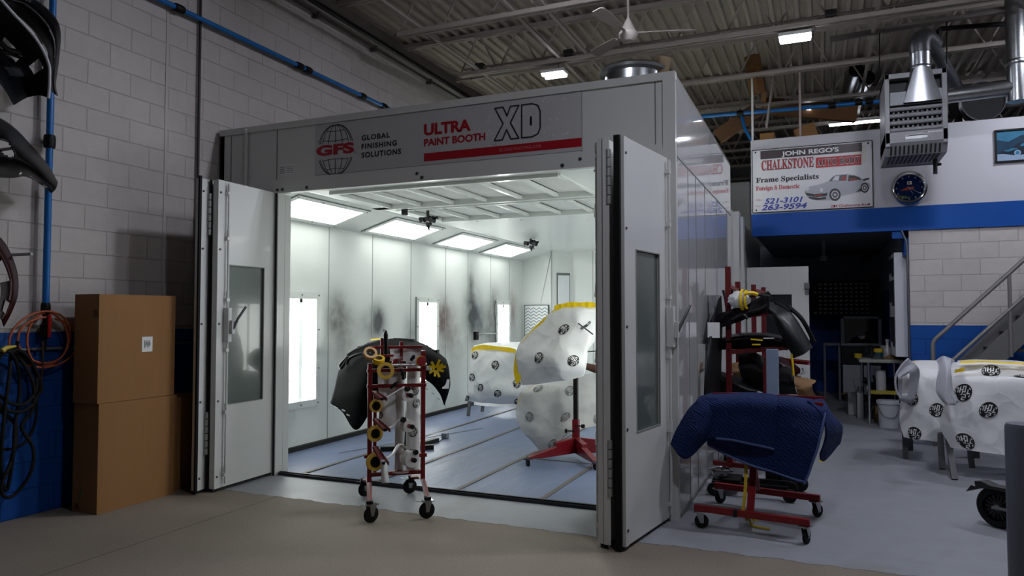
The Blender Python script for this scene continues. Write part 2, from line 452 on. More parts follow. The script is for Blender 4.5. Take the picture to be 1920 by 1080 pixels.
# blue corner piece and conduit at the mouth of the room
struct(MB().box(1.0, 1.05, MY + .02, MY + .3, 2.3, 2.70).box(.86, 1.05, MY + .02, MY + .06, 2.52, 2.62), 'trim_4', M_band)
one(MB().tube([onY(1690, 432, MY), onY(1699, 452, MY), onY(1701, 470, MY), (1.035, MY - .015, .02)], .012), 'conduit_pipe', M_steel, 'thin grey conduit running down the corner of the block wall beside the storage room', 'pipe')

# ================================================================== THE PAINT BOOTH
FY = 5.475
IX = -5.45                                    # inner face of the left wall
booth = thing('paint_booth', 'large white walk-in paint spray booth with open folding doors and bright interior lights', 'paint booth', (-3.27, FY, 0))
M_seam = mat('panel_seam', '#6d726f', .6); M_joint = mat('pale_panel_joint', '#9aa19c', .6)
M_scr = mat('screw_head', '#55585a', .4, .8)

def stained_enamel():
    """booth enamel with dark clouds of paint overspray on the wall"""
    m = bpy.data.materials.new('enamel_with_overspray'); m.use_nodes = True
    nt = m.node_tree; b = nt.nodes['Principled BSDF']
    g = N(nt, 'NewGeometry'); sp = N(nt, 'SeparateXYZ'); nt.links.new(g.outputs['Position'], sp.inputs[0])
    n1 = N(nt, 'TexNoise'); n1.inputs['Scale'].default_value = 4.5; n1.inputs['Detail'].default_value = 5; nt.links.new(g.outputs['Position'], n1.inputs['Vector'])
    c = mixc(nt, n1.outputs['Fac'], lin('#d0d4d0'), lin('#dadeda'))
    for (y, z, ry, rz, hexc, a) in ((7.30, 1.50, .30, .38, '#3d3d3a', .75), (7.42, 1.26, .34, .40, '#5a5a55', .5), (8.17, 1.45, .20, .26, '#181a20', 1.0), (8.02, 1.40, .40, .25, '#4a4c50', .55),
                                    (9.00, 1.25, .25, .4, '#55565a', .5), (9.95, 1.45, .28, .42, '#4a2c28', .85), (10.15, 1.30, .42, .5, '#6a3a36', .5), (11.0, 1.55, .36, .50, '#12141c', 1.05), (11.25, 1.45, .26, .40, '#142036', .8),
                                    (10.95, 2.05, .16, .34, '#44464a', .6), (11.9, 1.6, .35, .5, '#4c3a3c', .6), (11.75, 1.25, .5, .5, '#303034', .6), (12.75, 1.6, .25, .5, '#6a3a3a', .5), (12.3, 1.1, .9, .8, '#70716e', .45), (10.3, 1.0, 1.0, .6, '#7d7f7c', .4)):
        dy = math_(nt, 'MULTIPLY', math_(nt, 'SUBTRACT', sp.outputs['Y'], y), 1 / ry); dz = math_(nt, 'MULTIPLY', math_(nt, 'SUBTRACT', sp.outputs['Z'], z), 1 / rz)
        d = math_(nt, 'ADD', math_(nt, 'MULTIPLY', dy, dy), math_(nt, 'MULTIPLY', dz, dz))
        e = math_(nt, 'POWER', 2.7183, math_(nt, 'MULTIPLY', d, -1.6))
        e = math_(nt, 'MULTIPLY', e, math_(nt, 'ADD', math_(nt, 'MULTIPLY', n1.outputs['Fac'], 1.7), -.05))
        c = mixc(nt, math_(nt, 'MULTIPLY', e, a * 1.35, True), c, lin(hexc))
    nt.links.new(c, b.inputs['Base Color'])
    b.inputs['Roughness'].default_value = .3; b.inputs['Coat Weight'].default_value = .1
    return m
M_stain = stained_enamel()

# left wall, hip and ceiling
ZH, ZC, HX = 2.585, 2.77, -4.82
IXR = -1.18; HXR = -1.81                      # right inner wall and the foot of its hip
b = MB().box(-5.536, IX, FY + .05, 13.22, .05, ZH, 0)
for y in (7.11, 8.03, 9.0, 10.05, 10.83, 11.74, 12.58):
    b.box(IX, IX + .004, y - .006, y + .006, .05, ZH, 1)
b.build('side_wall', [M_stain, M_joint], booth, label='stained inner left wall')
MB().box(IX, IX + .05, FY + .2, 13.2, 0.002, .055).build('kick_strip', M_dark, booth, label='black strip along the foot of the wall')
hip = MB().add([(IX, FY + .05, ZH), (IX, 13.22, ZH), (HX, 13.22, ZC), (HX, FY + .05, ZC)], [(0, 1, 2, 3)])
hip.build('hip_panel', M_offwhite, booth)
MB().add([(IXR, FY + .05, ZH), (IXR, 13.6, ZH), (HXR, 13.6, ZC), (HXR, FY + .05, ZC)], [(0, 1, 2, 3)]).build('hip_panel', M_offwhite, booth)
BX0, BX1 = -4.55, -2.106                       # filter bays
bays = ((5.95, 7.07), (7.20, 8.30))
c = MB()
c.box(HX, HXR, FY + .05, bays[0][0], ZC, ZC + .03); c.box(HX, HXR, bays[0][1], bays[1][0], ZC, ZC + .03); c.box(HX, HXR, bays[1][1], 13.6, ZC, ZC + .03)
c.box(HX, BX0, bays[0][0], bays[1][1], ZC, ZC + .03); c.box(BX1, HXR, bays[0][0], bays[1][1], ZC, ZC + .03)
for x, y in ((-4.3, 8.42), (-4.1, 8.5), (-3.9, 8.42), (-3.7, 8.55), (-3.5, 8.45), (-4.2, 8.62), (-3.6, 8.7), (-3.0, 8.5)):
    c.cyl((x, y, ZC - .004), (x, y, ZC + .001), .012, n=8, k=1)
c.build('ceiling_panel', [M_offwhite, M_scr], booth)
M_pad = mat('filter_fabric', '#d6d8d3', .9, bump=(30, .25))
ribs = [-4.55, -4.15, -3.73, -3.33, -2.915, -2.51, -2.106]
for (y0, y1) in bays:
    f = MB()
    f.box(BX0, BX1, y1 - .03, y1 + .02, ZC - .03, ZC + .05); f.box(BX0, BX1, y0 - .02, y0 + .03, ZC - .03, ZC + .05)
    for x in ribs: f.box(x - .016, x + .016, y0, y1, ZC - .018, ZC + .02)
    f.build('filter_frame', M_offwhite, booth)
    for xa, xb_ in zip(ribs, ribs[1:]):
        def sag(u, v, xa=xa, xb_=xb_, y0=y0, y1=y1):
            return V((xa + .016 + (xb_ - xa - .032) * u, y0 + .03 + (y1 - y0 - .06) * v, ZC + .030 - .022 * math.sin(math.pi * u) * math.sin(math.pi * v)))
        MB().grid(sag, 8, 8).build('filter_pad', M_pad, booth, smooth=60)

# slanted ceiling lights
M_hip = mat('lit_diffuser', '#f4f8f4', .5, emit=('#f4f8f3', BOOTH_HIP_W), noise_=(3, .02))
M_hbar = mat('pale_bar', '#eef3ee', .5, emit=('#f4f8f3', BOOTH_HIP_W * .13))
def hip_lights(X0, X1):
    hd = V((X1 - X0, 0, ZC - ZH)); hl = hd.length; hd.normalize(); hn = V((hd.z, 0, -hd.x)) * (1 if X1 > X0 else -1)
    def hpt(y, a, l): return V((X0, y, ZH)) + hd * a + hn * l
    for y0 in (5.86, 7.70, 9.52, 11.16):
        y1 = y0 + 1.28; a0, a1 = .05, hl - .06
        fr = MB()
        for (ya, yb, aa, ab) in ((y0, y0 + .07, a0, a1), (y1 - .07, y1, a0, a1), (y0 + .07, y1 - .07, a0, a0 + .06), (y0 + .07, y1 - .07, a1 - .06, a1)):
            fr.obox(hpt((ya + yb) / 2, (aa + ab) / 2, .006), (0, (yb - ya) / 2, 0), hd * ((ab - aa) / 2), hn * .008)
        for t in (0, .33, .66, 1):
            for aa in (a0 + .03, a1 - .03):
                p = hpt(y0 + .035 + (y1 - y0 - .07) * t, aa, .014); fr.cyl(p, p + hn * .004, .009, n=8, k=1)
        fr.bar(hpt(y0 - .004, a0, .004), hpt(y0 - .004, a1, .004), .006, .008, k=2); fr.bar(hpt(y0, a1 + .004, .004), hpt(y1, a1 + .004, .004), .006, .008, k=2)
        f = fr.build('ceiling_light_frame', [M_offwhite, M_scr, M_seam], booth)
        d = MB(); am = (a0 + a1) / 2
        d.obox(hpt((y0 + y1) / 2, (a0 + .06 + am - .02) / 2, .004), (0, (y1 - y0) / 2 - .07, 0), hd * ((am - .02 - a0 - .06) / 2), hn * .004)
        d.obox(hpt((y0 + y1) / 2, (a1 - .06 + am + .02) / 2, .004), (0, (y1 - y0) / 2 - .07, 0), hd * ((am - .02 - a0 - .06) / 2), hn * .004)
        d.build('diffuser', M_hip, f)
        MB().obox(hpt((y0 + y1) / 2, am, .004), (0, (y1 - y0) / 2 - .07, 0), hd * .02, hn * .003).build('diffuser_bar', M_hbar, f)
hip_lights(IX, HX); hip_lights(IXR, HXR)
# wall lights
M_wl = mat('lit_wall_diffuser', '#f4f8f4', .5, emit=('#f4f8f5', BOOTH_WALL_W), noise_=(3, .02))
M_wl2 = mat('lit_wall_gap', '#dfe8e4', .5, emit=('#e4f2ee', BOOTH_WALL_W * .06))
def wall_light(X, sg, y0):
    def bx(b, xa, xb, *q): b.box(min(X + sg * xa, X + sg * xb), max(X + sg * xa, X + sg * xb), *q)
    y1, z0, z1 = y0 + .67, .47, 1.79
    fr = MB()
    bx(fr, 0, .02, y0, y0 + .075, z0, z1); bx(fr, 0, .02, y1 - .075, y1, z0, z1); bx(fr, 0, .02, y0 + .075, y1 - .075, z0, z0 + .08); bx(fr, 0, .02, y0 + .075, y1 - .075, z1 - .08, z1)
    for yy, zz in [(y0 + .035 + (y1 - y0 - .07) * t, z) for t in (0, .5, 1) for z in (z0 + .035, z1 - .035)] + [(y, z0 + (z1 - z0) * t) for y in (y0 + .03, y1 - .03) for t in (.33, .67)]:
        fr.cyl((X + sg * .02, yy, zz), (X + sg * .024, yy, zz), .01, n=8, k=1)
    bx(fr, 0, .022, y0 - .006, y0, z0, z1, 2)
    f = fr.build('wall_light_frame', [M_offwhite, M_scr, M_seam], booth)
    ym = (y0 + y1) / 2; b = MB(); bx(b, 0, .008, y0 + .075, ym - .03, z0 + .08, z1 - .08); bx(b, 0, .008, ym + .03, y1 - .075, z0 + .08, z1 - .08); b.build('diffuser', M_wl, f)
    b = MB(); bx(b, 0, .007, ym - .03, ym + .03, z0 + .08, z1 - .08); bx(b, 0, .012, ym - .02, ym + .02, z1 - .12, z1 - .08, 1); b.build('tube_gap', [M_wl2, M_black], f)
for y0 in (6.27, 9.14, 11.94): wall_light(IX, 1, y0); wall_light(IXR, -1, y0)
# far end: end wall, angled plenum wall, back wall, right inner wall
PX_ = -4.83; EY = 13.22
b = MB().prism([(IX, EY, 0), (PX_, EY, 0), (PX_, EY, ZC), (HX, EY, ZC), (IX, EY, ZH)], (0, .06, 0))
b.prism([(PX_, EY, 0), (PX_, EY, ZC), (-4.5, EY + .36, ZC), (-4.5, EY + .36, 0)], (.02, .04, 0))
b.box(-4.52, -1.0, EY + .36, EY + .42, 0, ZC)
for x in (-4.1, -3.5, -2.9): b.box(x - .005, x + .005, EY + .356, EY + .362, 0, ZC, 1)
b.box(-4.84, -4.82, EY - .004, EY + .002, 0, ZC, 1)
b.build('end_wall', [M_offwhite, M_joint], booth)
b = MB().box(-1.18, -1.12, FY + .05, 13.6, 0, ZC)
b.build('inner_side_wall', M_offwhite, booth)
ef = MB(); x0, x1, z0, z1 = -5.385, -4.88, .84, 1.72
ef.box(x0, x1, EY - .03, EY, z0, z1, 0)
for z in np.arange(z0 + .03, z1 - .05, .062):
    k = 8; w = (x1 - x0 - .04) / k
    for i in range(k):
        za, zb = (z, z + .045) if i % 2 == 0 else (z + .045, z)
        ef.prism([(x0 + .02 + i * w, EY - .036, za), (x0 + .02 + (i + 1) * w, EY - .036, zb), (x0 + .02 + (i + 1) * w, EY - .036, zb + .018), (x0 + .02 + i * w, EY - .036, za + .018)], (0, .007, 0), 1)
for q in ((x0, x1, z1 - .012, z1), (x0, x1, z0, z0 + .012), (x0, x0 + .012, z0, z1), (x1 - .012, x1, z0, z1)): ef.box(q[0], q[1], EY - .045, EY, q[2], q[3], 2)
ef.build('chevron_filter', [mat('white_filter', '#dfe3e2', .8), mat('grey_pleats', '#7d8588', .8), M_seam], booth, label='wall filter with a grey zigzag pattern')
dg = V((-4.5 - PX_, .36, 0)).normalized(); dn = V((dg.y, -dg.x, 0))
tf = MB()
for z0, z1 in ((1.72, 2.3), (1.1, 1.69), (.5, 1.07)):
    tf.obox(V((PX_, EY, (z0 + z1) / 2)) + dg * .26 + dn * .02, dg * .12, dn * .02, (0, 0, (z1 - z0) / 2))
tf.obox(V((PX_, EY, 1.4)) + dg * .26 + dn * .004, dg * .15, dn * .008, (0, 0, .95), 1)
tf.build('tall_filter', [mat('pale_filter', '#d8dcde', .85), M_seam], booth, bevel=.012)
# blow gun clips on the wall
g = MB().box(IX, IX + .05, 11.05, 11.15, 1.10, 1.24).tube([(IX + .04, 11.12, 1.20), (IX + .07, 11.4, 1.205), (IX + .06, 11.9, 1.19)], .012, 6, k=1).box(IX, IX + .02, 11.9, 11.96, 1.5, 1.72, 1)
g.build('air_outlet', [M_black, M_chrome], booth)
# ceiling trolleys for hose
for p, s in (((onZ(802, 414, 2.66)), .75), ((onZ(995, 458, 2.68)), .85)):
    t = MB()
    for dx, dy, dz, r in ((-.09, 0, .02, .045), (.03, .05, .04, .05), (.10, -.03, 0, .045), (.02, .0, -.05, .03)):
        t.lathe(p + V((dx, dy, dz)) * s, (.3, 1, 0), [(r * s, -.03), (r * s * .7, -.01), (r * s, .03)], 12)
    t.tube([p + V((0, 0, -.03)), p + V((.02, 0, -.12))], [.03, .004], 6); t.tube([p + V((-.12, 0, .03)), p + V((.14, 0, .03))], .018, 6); t.tube([p, p + V((0, 0, .12))], .02, 6)
    t.build('hose_trolley', mat('blackened_steel', '#2b2d2e', .4, .6), booth, smooth=40)
t = MB().box(-4.43, -4.38, 7.10, 7.16, ZC - .09, ZC); t.build('ceiling_bracket', M_black, booth)

# outside
b = MB()
b.box(-5.536, -1.0, FY, FY + .05, 2.70, 3.375, 0)
b.box(-5.54, -.995, FY - .02, FY + .05, 3.32, 3.38, 0)               # top cap
b.box(-5.536, -1.0, FY - .012, FY, 2.70, 2.83, 0)                     # bottom flange
for x in (-4.82, -1.74, -1.15, -5.4): b.box(x - .004, x + .004, FY - .003, FY, 2.83, 3.32, 1)
for x in (-4.8, -4.74, -4.45, -3.2, -1.9, -5.2): b.cyl((x, FY - .018, 2.73), (x, FY - .011, 2.73), .016, n=10, k=2)
for x in (-3.25, -1.75): b.cyl((x, FY - .018, 2.77), (x, FY - .011, 2.77), .014, n=10, k=2)
b.build('header_panel', [M_white, M_seam, M_scr], booth)
MB().tube([(-5.19, FY - .02, 2.72), (-5.19, FY - .02, 3.36)], .016, 8).build('conduit', M_white, booth)
MB().box(-5.536, -5.49, FY, 13.3, 2.70, 3.375).box(-5.536, -1.0, FY, 9.1, 3.345, 3.375).build('top_panel', mat('dark_roof_steel', '#6f6b66', .6, noise_=(3, .15)), booth)  # unseen roof, colour darkened to cut light bounced onto the ceiling
b = MB()
b.box(-5.536, -4.97, FY, FY + .06, .0, 2.70)
b.box(-4.97, -4.80, FY, FY + .10, .0, 2.70)
b.box(-4.815, -4.798, FY + .10, FY + .18, .0, 2.70)
b.build('left_post', M_white, booth)
MB().box(-4.83, -4.812, FY - .006, FY + .0, .0, 2.70).build('door_seal', M_dark, booth, label='black seal strip beside the left door')
b = MB(); b.box(-1.62, -1.0, FY, FY + .08, .0, 2.70); b.box(-1.09, -.995, FY - .02, FY, 0, 3.32)
b.build('right_post', M_white, booth)
M_side = mat('glossy_white_enamel', '#c3c4c6', .07, noise_=(1.5, .02), coat=.6)
b = MB().box(-1.05, -1.0, FY + .08, 9.1, .02, 3.345, 0)
for y in (6.02, 6.42, 6.94, 7.77, 8.66): b.box(-1.0, -.997, y - .005, y + .005, .02, 2.74, 1)
b.box(-1.0, -.997, FY + .08, 9.1, 2.735, 2.745, 1)
b.box(-1.0, -.992, FY + .08, 9.1, .0, .03, 1)
b.build('right_side_panel', [M_side, M_seam], booth, label='glossy outer right side that mirrors the room')
MB().box(-1.06, -1.0, 9.1, 13.6, 0.02, 2.82).box(-1.0, -.93, 9.35, 9.55, .02, 2.82).box(-1.0, -.93, 9.9, 10.1, .02, 2.82).build('rear_side_panel', M_white, booth)
MB().box(-4.79, -1.63, FY + .03, FY + .11, .002, .025).box(-4.79, -1.63, FY + .05, FY + .06, .025, .035).build('threshold_track', mat('dark_track', '#35363a', .4, .6, noise_=(20, .2)), booth, label='dark metal track across the doorway')
# small data label beside the left post
b = MB().box(-4.79, -4.60, FY - .004, FY, 2.87, 2.97, 0)
for i in range(4): b.box(-4.78, -4.72, FY - .006, FY - .003, 2.89 + i * .018, 2.896 + i * .018, 1); b.box(-4.70, -4.62, FY - .006, FY - .003, 2.89 + i * .018, 2.894 + i * .018, 1)
b.build('data_label', [mat('paper_label', '#d4d5d4', .6), mat('grey_print', '#707274', .6)], booth)

# printed graphic on the header
Yg = FY - .005
gr = MB().box(-4.36, -1.74, Yg, FY, 2.84, 3.315).mi(1)
for i in range(46):
    x = -2.6 + random.random() * .85; z = 2.86 + random.random() * .44; s = .012
    gr.prism([(x - s, Yg - .0012, z), (x, Yg - .0012, z - s), (x + s, Yg - .0012, z), (x, Yg - .0012, z + s)], (0, .001, 0), 1)
graphic = gr.build('header_graphic', [mat('grey_vinyl', '#b3b3b5', .45), mat('pale_vinyl_mark', '#c2c2c4', .45)], booth, label='printed vinyl panel with the maker name')
M_rv = mat('red_vinyl', '#9c1220', .4); M_bv = mat('black_vinyl', '#15151a', .4)
def G(px, py): return onY(px, py, Yg)
ux, uz = V((1, 0, 0)), V((0, 0, 1))
def put(mb, s, pl, pr_, pt, pb, **kw):
    """lettering between pixel columns pl..pr and rows pb (bottom) / pt (top) read at the left end"""
    a = G(pl, pb); t = G(pl, pt); e = G(pr_, pb)
    mb.text(s, (a.x, Yg, a.z), ux, uz, w=e.x - a.x, h=t.z - a.z, lift=.001, **kw)
m = MB(); put(m, 'GFS', 593, 664, 274, 294, bold=.05); m.build('red_lettering', M_rv, graphic, label='GFS in bold red letters')
m = MB()
put(m, 'GLOBAL', 678, 731, 254, 264, bold=.035, sp=1.2); put(m, 'FINISHING', 678, 744, 270, 280, bold=.035, sp=1.2); put(m, 'SOLUTIONS', 678, 752, 286, 296.5, bold=.035, sp=1.2)
put(m, 'R', 665, 667.5, 284, 287)
m.build('black_lettering', M_bv, graphic)
m = MB(); put(m, 'ULTRA', 795, 883, 233, 255, bold=.045); put(m, 'PAINT BOOTH', 795, 910, 261, 275, bold=.035)
m.build('red_lettering', M_rv, graphic, label='ULTRA PAINT BOOTH in red letters')
bz0, bz1 = G(795, 303).z, G(795, 288).z
bx0, bx1 = G(795, 300).x, -1.74
rb = MB().box(bx0, bx1, Yg - .0015, Yg, bz0, bz1, 0)
a = G(936, 287); e = G(1014, 280)
rb.text('GLOBALFINISHING.COM', (a.x, Yg - .0015, (bz0 + bz1) / 2 - .013), ux, uz, w=e.x - a.x, h=.027, lift=.001, k=1, sp=1.25)
rb.build('red_band', [M_rv, mat('pale_red_print', '#c07a80', .5)], graphic)
# XD in outline
def outline(mb, pts, r=.0055):
    pts = [V((p[0], Yg - .002, p[1])) for p in pts]
    for p, q in zip(pts, pts[1:] + pts[:1]): mb.bar(p, q, .0015, .013, up=(0, 0, 1) if abs((q - p).z) < abs((q - p).x) else (1, 0, 0)); mb.cyl(p - V((0, .0008, 0)), p + V((0, .0008, 0)), .0065, n=8)
xl, xr = G(927, 264).x, G(973, 258).x; zb = G(927, 264).z; zt = G(930, 203).z
w = xr - xl; h = zt - zb
xo = MB()
outline(xo, [(xl + .02 * w, zt), (xl + .36 * w, zt), (xl + .52 * w, zb + .72 * h), (xl + .66 * w, zt), (xl + 1.0 * w, zt), (xl + .66 * w, zb + .5 * h), (xl + 1.0 * w, zb), (xl + .68 * w, zb), (xl + .5 * w, zb + .3 * h), (xl + .33 * w, zb), (xl, zb), (xl + .36 * w, zb + .5 * h)])
dl, dr = xr + .025, G(1013, 250).x
outline(xo, [(dl, zb), (dl, zt), (dr - .07, zt), (dr - .02, zt - .02), (dr, zt - .07), (dr, zb + .07), (dr - .02, zb + .02), (dr - .07, zb)])
outline(xo, [(dl + .085, zb + .10), (dl + .085, zt - .11), (dr - .085, zt - .11), (dr - .085, zb + .10)])
xo.build('outline_lettering', mat('dark_grey_vinyl', '#2e2f33', .4), graphic, label='XD in dark outline letters')
# globe of latitude and longitude arcs above and below the letters
gc = G(629, 281); R = G(663, 281).x - gc.x
zt0, zb0 = G(629, 268).z, G(629, 297).z; Rz = R * 1.18
def arc(pts):
    pts = [V((gc.x + p[0] * R, Yg - .002, gc.z + p[1] * Rz)) for p in pts]
    pts = [p for p in pts if not (zb0 < p.z < zt0)]
    for p, q in zip(pts, pts[1:]):
        if (q - p).length < R * .3: gl.bar(p, q, .0015, .0045, up=(0, 0, 1) if abs((q - p).z) < abs((q - p).x) else (1, 0, 0))
for half in (1, -1):
  gl = MB()
  for lo in (-80, -64, -48, -24, 0, 24, 48, 64, 80):
      arc([(math.sin(math.radians(lo)) * math.cos(math.radians(la)), half * math.sin(math.radians(la))) for la in range(0, 87, 4)])
  for la in (26, 52, 74):
      arc([(math.sin(math.radians(lo)) * math.cos(math.radians(la)) * .9, half * (math.sin(math.radians(la)) - .07 * math.cos(math.radians(lo)) * math.cos(math.radians(la)) * 1.3)) for lo in range(-60, 61, 6)])
  gl.build('globe_emblem', M_bv, graphic, label='%s half of the globe emblem' % ('upper' if half > 0 else 'lower'))

# ------------------------------------------------------------------ folding door leaves
M_pane = mat('grey_window_glass', '#5a625e', .16, noise_=(1.5, .2), coat=.3)
def leaf(name, p0, ang, w, h, face, window, rods, z0=.03, pane_hex=None, label=None, latch=False):
    """door leaf from p0 along angle ang; face = +1/-1 the side that carries window trim and rods"""
    d = V((math.cos(ang), math.sin(ang), 0)); n = V((-d.y, d.x, 0)) * face; t = .05
    P = lambda a, l, z: V((p0[0], p0[1], 0)) + d * a + n * l + V((0, 0, z))
    b = MB(); zm, hh = (z0 + h) / 2, (h - z0) / 2
    def slab(a0, a1, za, zb, l0, l1, k=0): b.obox(P((a0 + a1) / 2, (l0 + l1) / 2, (za + zb) / 2), d * ((a1 - a0) / 2), n * ((l1 - l0) / 2), (0, 0, (zb - za) / 2), k)
    if window:
        wa, wb, za, zb = window
        slab(0, wa, z0, h, 0, t); slab(wb, w, z0, h, 0, t); slab(wa, wb, z0, za, 0, t); slab(wa, wb, zb, h, 0, t)
    else: slab(0, w, z0, h, 0, t)
    # edge cap with screws on the free end
    slab(0, .055, z0, h, t, t + .006)
    for z in (.13, .78, 1.45, 2.10, 2.6): b.cyl(P(.028, t + .006, z), P(.028, t + .012, z), .010, n=8, k=1)
    slab(0, w, z0 - .025, z0, .01, t - .01, 2)
    o = b.build(name, [M_white, M_scr, M_dark], booth, **({'label': label} if label else {}))
    if window:
        b = MB(); b.obox(P((wa + wb) / 2, t * .55, (za + zb) / 2), d * ((wb - wa) / 2), n * .006, (0, 0, (zb - za) / 2)); b.build('window_pane', M_pane, o, label='grey window pane')
        b = MB()
        for q in ((wa, wa + .008, za, zb), (wb - .008, wb, za, zb), (wa, wb, za, za + .008), (wa, wb, zb - .008, zb)):
            b.obox(P((q[0] + q[1]) / 2, t, (q[2] + q[3]) / 2), d * ((q[1] - q[0]) / 2), n * .004, (0, 0, (q[3] - q[2]) / 2))
        b.build('window_trim', mat('grey_gasket', '#8a8c8a', .5), o)
    if rods is not None:
        b = MB(); b.tube([P(rods, t + .025, .06), P(rods, t + .025, h - .02)], .009, 8)
        for z in (.14, .68, 1.22, 1.66, 2.2, 2.6): b.obox(P(rods, t + .016, z), d * .018, n * .018, (0, 0, .014)); b.tube([P(rods, t + .025, z + .015), P(rods, t + .025, z + .075)], .013, 8)
        b.build('locking_rod', M_white, o, smooth=40)
    if latch:
        b = MB(); b.obox(P(rods, t + .03, 1.44), d * .022, n * .028, (0, 0, .15)); b.obox(P(rods + .01, t + .07, 1.42), d * .018, n * .02, (0, 0, .06))
        b.build('latch_box', M_white, o, bevel=.004)
        b = MB(); b.tube([P(rods + .01, t + .08, 1.40), P(rods + .03, t + .12, 1.50), P(rods + .09 * (1 if latch > 0 else -1), t + .15, 1.60)], .011, 8); b.build('latch_handle', M_steel, o, smooth=40)
    return o, P
def hinges(P, o, a, l, zs, k=6, s=.062):
    for z in zs:
        b = MB()
        for i in range(k): b.tube([P(a, l, z + i * s + .004), P(a, l, z + (i + 1) * s - .004)], .017, 8)
        b.build('hinge', mat('hinge_steel', '#a9aaa8', .4, .5), o, smooth=40)
# left pair: the leaf in view and the one folded behind it
o, P = leaf('door_leaf', (-4.872, 4.74), math.radians(91.5), .735, 2.71, -1, (.14, .60, .735, 1.975), .105, label='left folding door leaf with a tall grey window', latch=1)
hinges(P, o, -.012, -.03, (.32, 2.22))
MB().obox(P(-.006, -.022, 1.37), (.004, 0, 0), (0, .012, 0), (0, 0, 1.34)).build('gasket', M_rubber, o)
o, P = leaf('door_leaf', (-4.96, 4.63), math.radians(92), .80, 2.71, -1, None, None, label='plain white leaf folded behind the left door')
MB().obox(P(-.004, .0505, 1.37), (.009, 0, 0), (0, .012, 0), (0, 0, 1.36)).build('gasket', M_rubber, o, label='black gasket')
# right pair
a_r = math.atan2(5.455 - 4.649, -1.084 + 1.215)
o, P = leaf('door_leaf', (-1.235, 4.63), a_r, .82, 2.71, -1, (.20, .64, .735, 1.975), .785, label='right folding door leaf with a tall grey window', latch=1)
MB().obox(P(-.012, .012, 1.36), V((.02, -.003, 0)), V((.002, .013, 0)), (0, 0, 1.355)).build('gasket', M_rubber, o, label='thick black gasket on the leading edge')
hinges(P, o, -.012, -.05, (.34, 2.26))
o, P = leaf('door_leaf', (-1.315, 4.63), a_r, .80, 2.71, 1, None, .03, label='white leaf folded behind the right door')
MB().obox(P(-.003, -.012, 1.37), (.022, 0, 0), (0, .005, 0), (0, 0, 1.34)).build('edge_strip', M_white, o)

# service door that stands open at the far end of the booth
sd = MB(); sy = 10.28
wx0, wx1, wz0, wz1 = -.72, -.36, 1.12, 1.80
for q in ((-.93, wx0, .02, 2.17), (wx1, -.15, .02, 2.17), (wx0, wx1, .02, wz0), (wx0, wx1, wz1, 2.17)): sd.box(q[0], q[1], sy, sy + .05, q[2], q[3])
sdo = sd.build('service_door', M_white, booth, label='white personnel door standing open at the far end', bevel=.003)
MB().box(wx0, wx1, sy + .02, sy + .03, wz0, wz1).build('window_pane', mat('dark_window_glass', '#272b30', .1, coat=.3), sdo, label='dark window pane')
b = MB()
for q in ((wx0 - .03, wx0, wz0 - .03, wz1 + .03), (wx1, wx1 + .03, wz0 - .03, wz1 + .03), (wx0, wx1, wz0 - .03, wz0), (wx0, wx1, wz1, wz1 + .03)): b.box(q[0], q[1], sy - .008, sy, q[2], q[3])
b.build('window_trim', M_white, sdo)
MB().box(-.20, -.14, sy - .03, sy, 1.87, 1.95).box(-.19, -.15, sy - .03, sy, 1.80, 1.86).build('door_catch', M_galv, sdo, bevel=.003)
MB().box(-.95, -.93, sy - .01, sy + .03, 1.85, 2.0).box(-.95, -.93, sy - .01, sy + .03, .3, .45).build('hinge', M_galv, sdo)

# protective sheeting on the booth floor
def sheet_mat():
    m = mat('blue_grey_sheeting', '#606c88', .45, noise_=(2.2, .2), bump=(4, 1.0), stretch=(1, .35, 1))
    return m
fs = MB()
def shf(u, v):
    x = -5.40 + 4.22 * u; y = FY + .12 + 7.7 * v
    return V((x, y, .004 + .008 * max(0, noise.noise(V((x * 2.2, y * 1.1 + x, 3.0)))) + .004 * max(0, noise.noise(V((x * 7, y * 3, 1.0))))))
fs.grid(shf, 130, 150)
sheet = fs.build('floor_sheeting', sheet_mat(), smooth=60, label='pale blue protective sheeting taped over the booth floor', category='floor sheet')
b = MB()
for x in (-4.59, -3.76, -2.935, -2.14): b.box(x - .022, x + .022, FY + .13, 13.15, .010, .014)
b.bar((-4.9, 6.6, .012), (-4.2, 8.8, .012), .012, .003)
b.build('tape_strip', mat('brown_grey_tape', '#56504a', .55, noise_=(12, .2)), sheet)
# sensor lead lying on the sheeting
p = onZ(832, 821, .01); q = onZ(800, 837, .01)
b = MB().tube(spline([q, (q + p) / 2 + V((.02, .05, .0)), p], 10), .006, 6).obox(p + V((.02, .0, .03)), (.035, 0, 0), (0, .035, 0), (0, 0, .03), 1)
one(b, 'sensor_lead', [M_black, mat('grey_plastic', '#5b6068', .5)], 'short black lead with a grey sensor lying on the blue floor sheeting', 'cable', smooth=40)

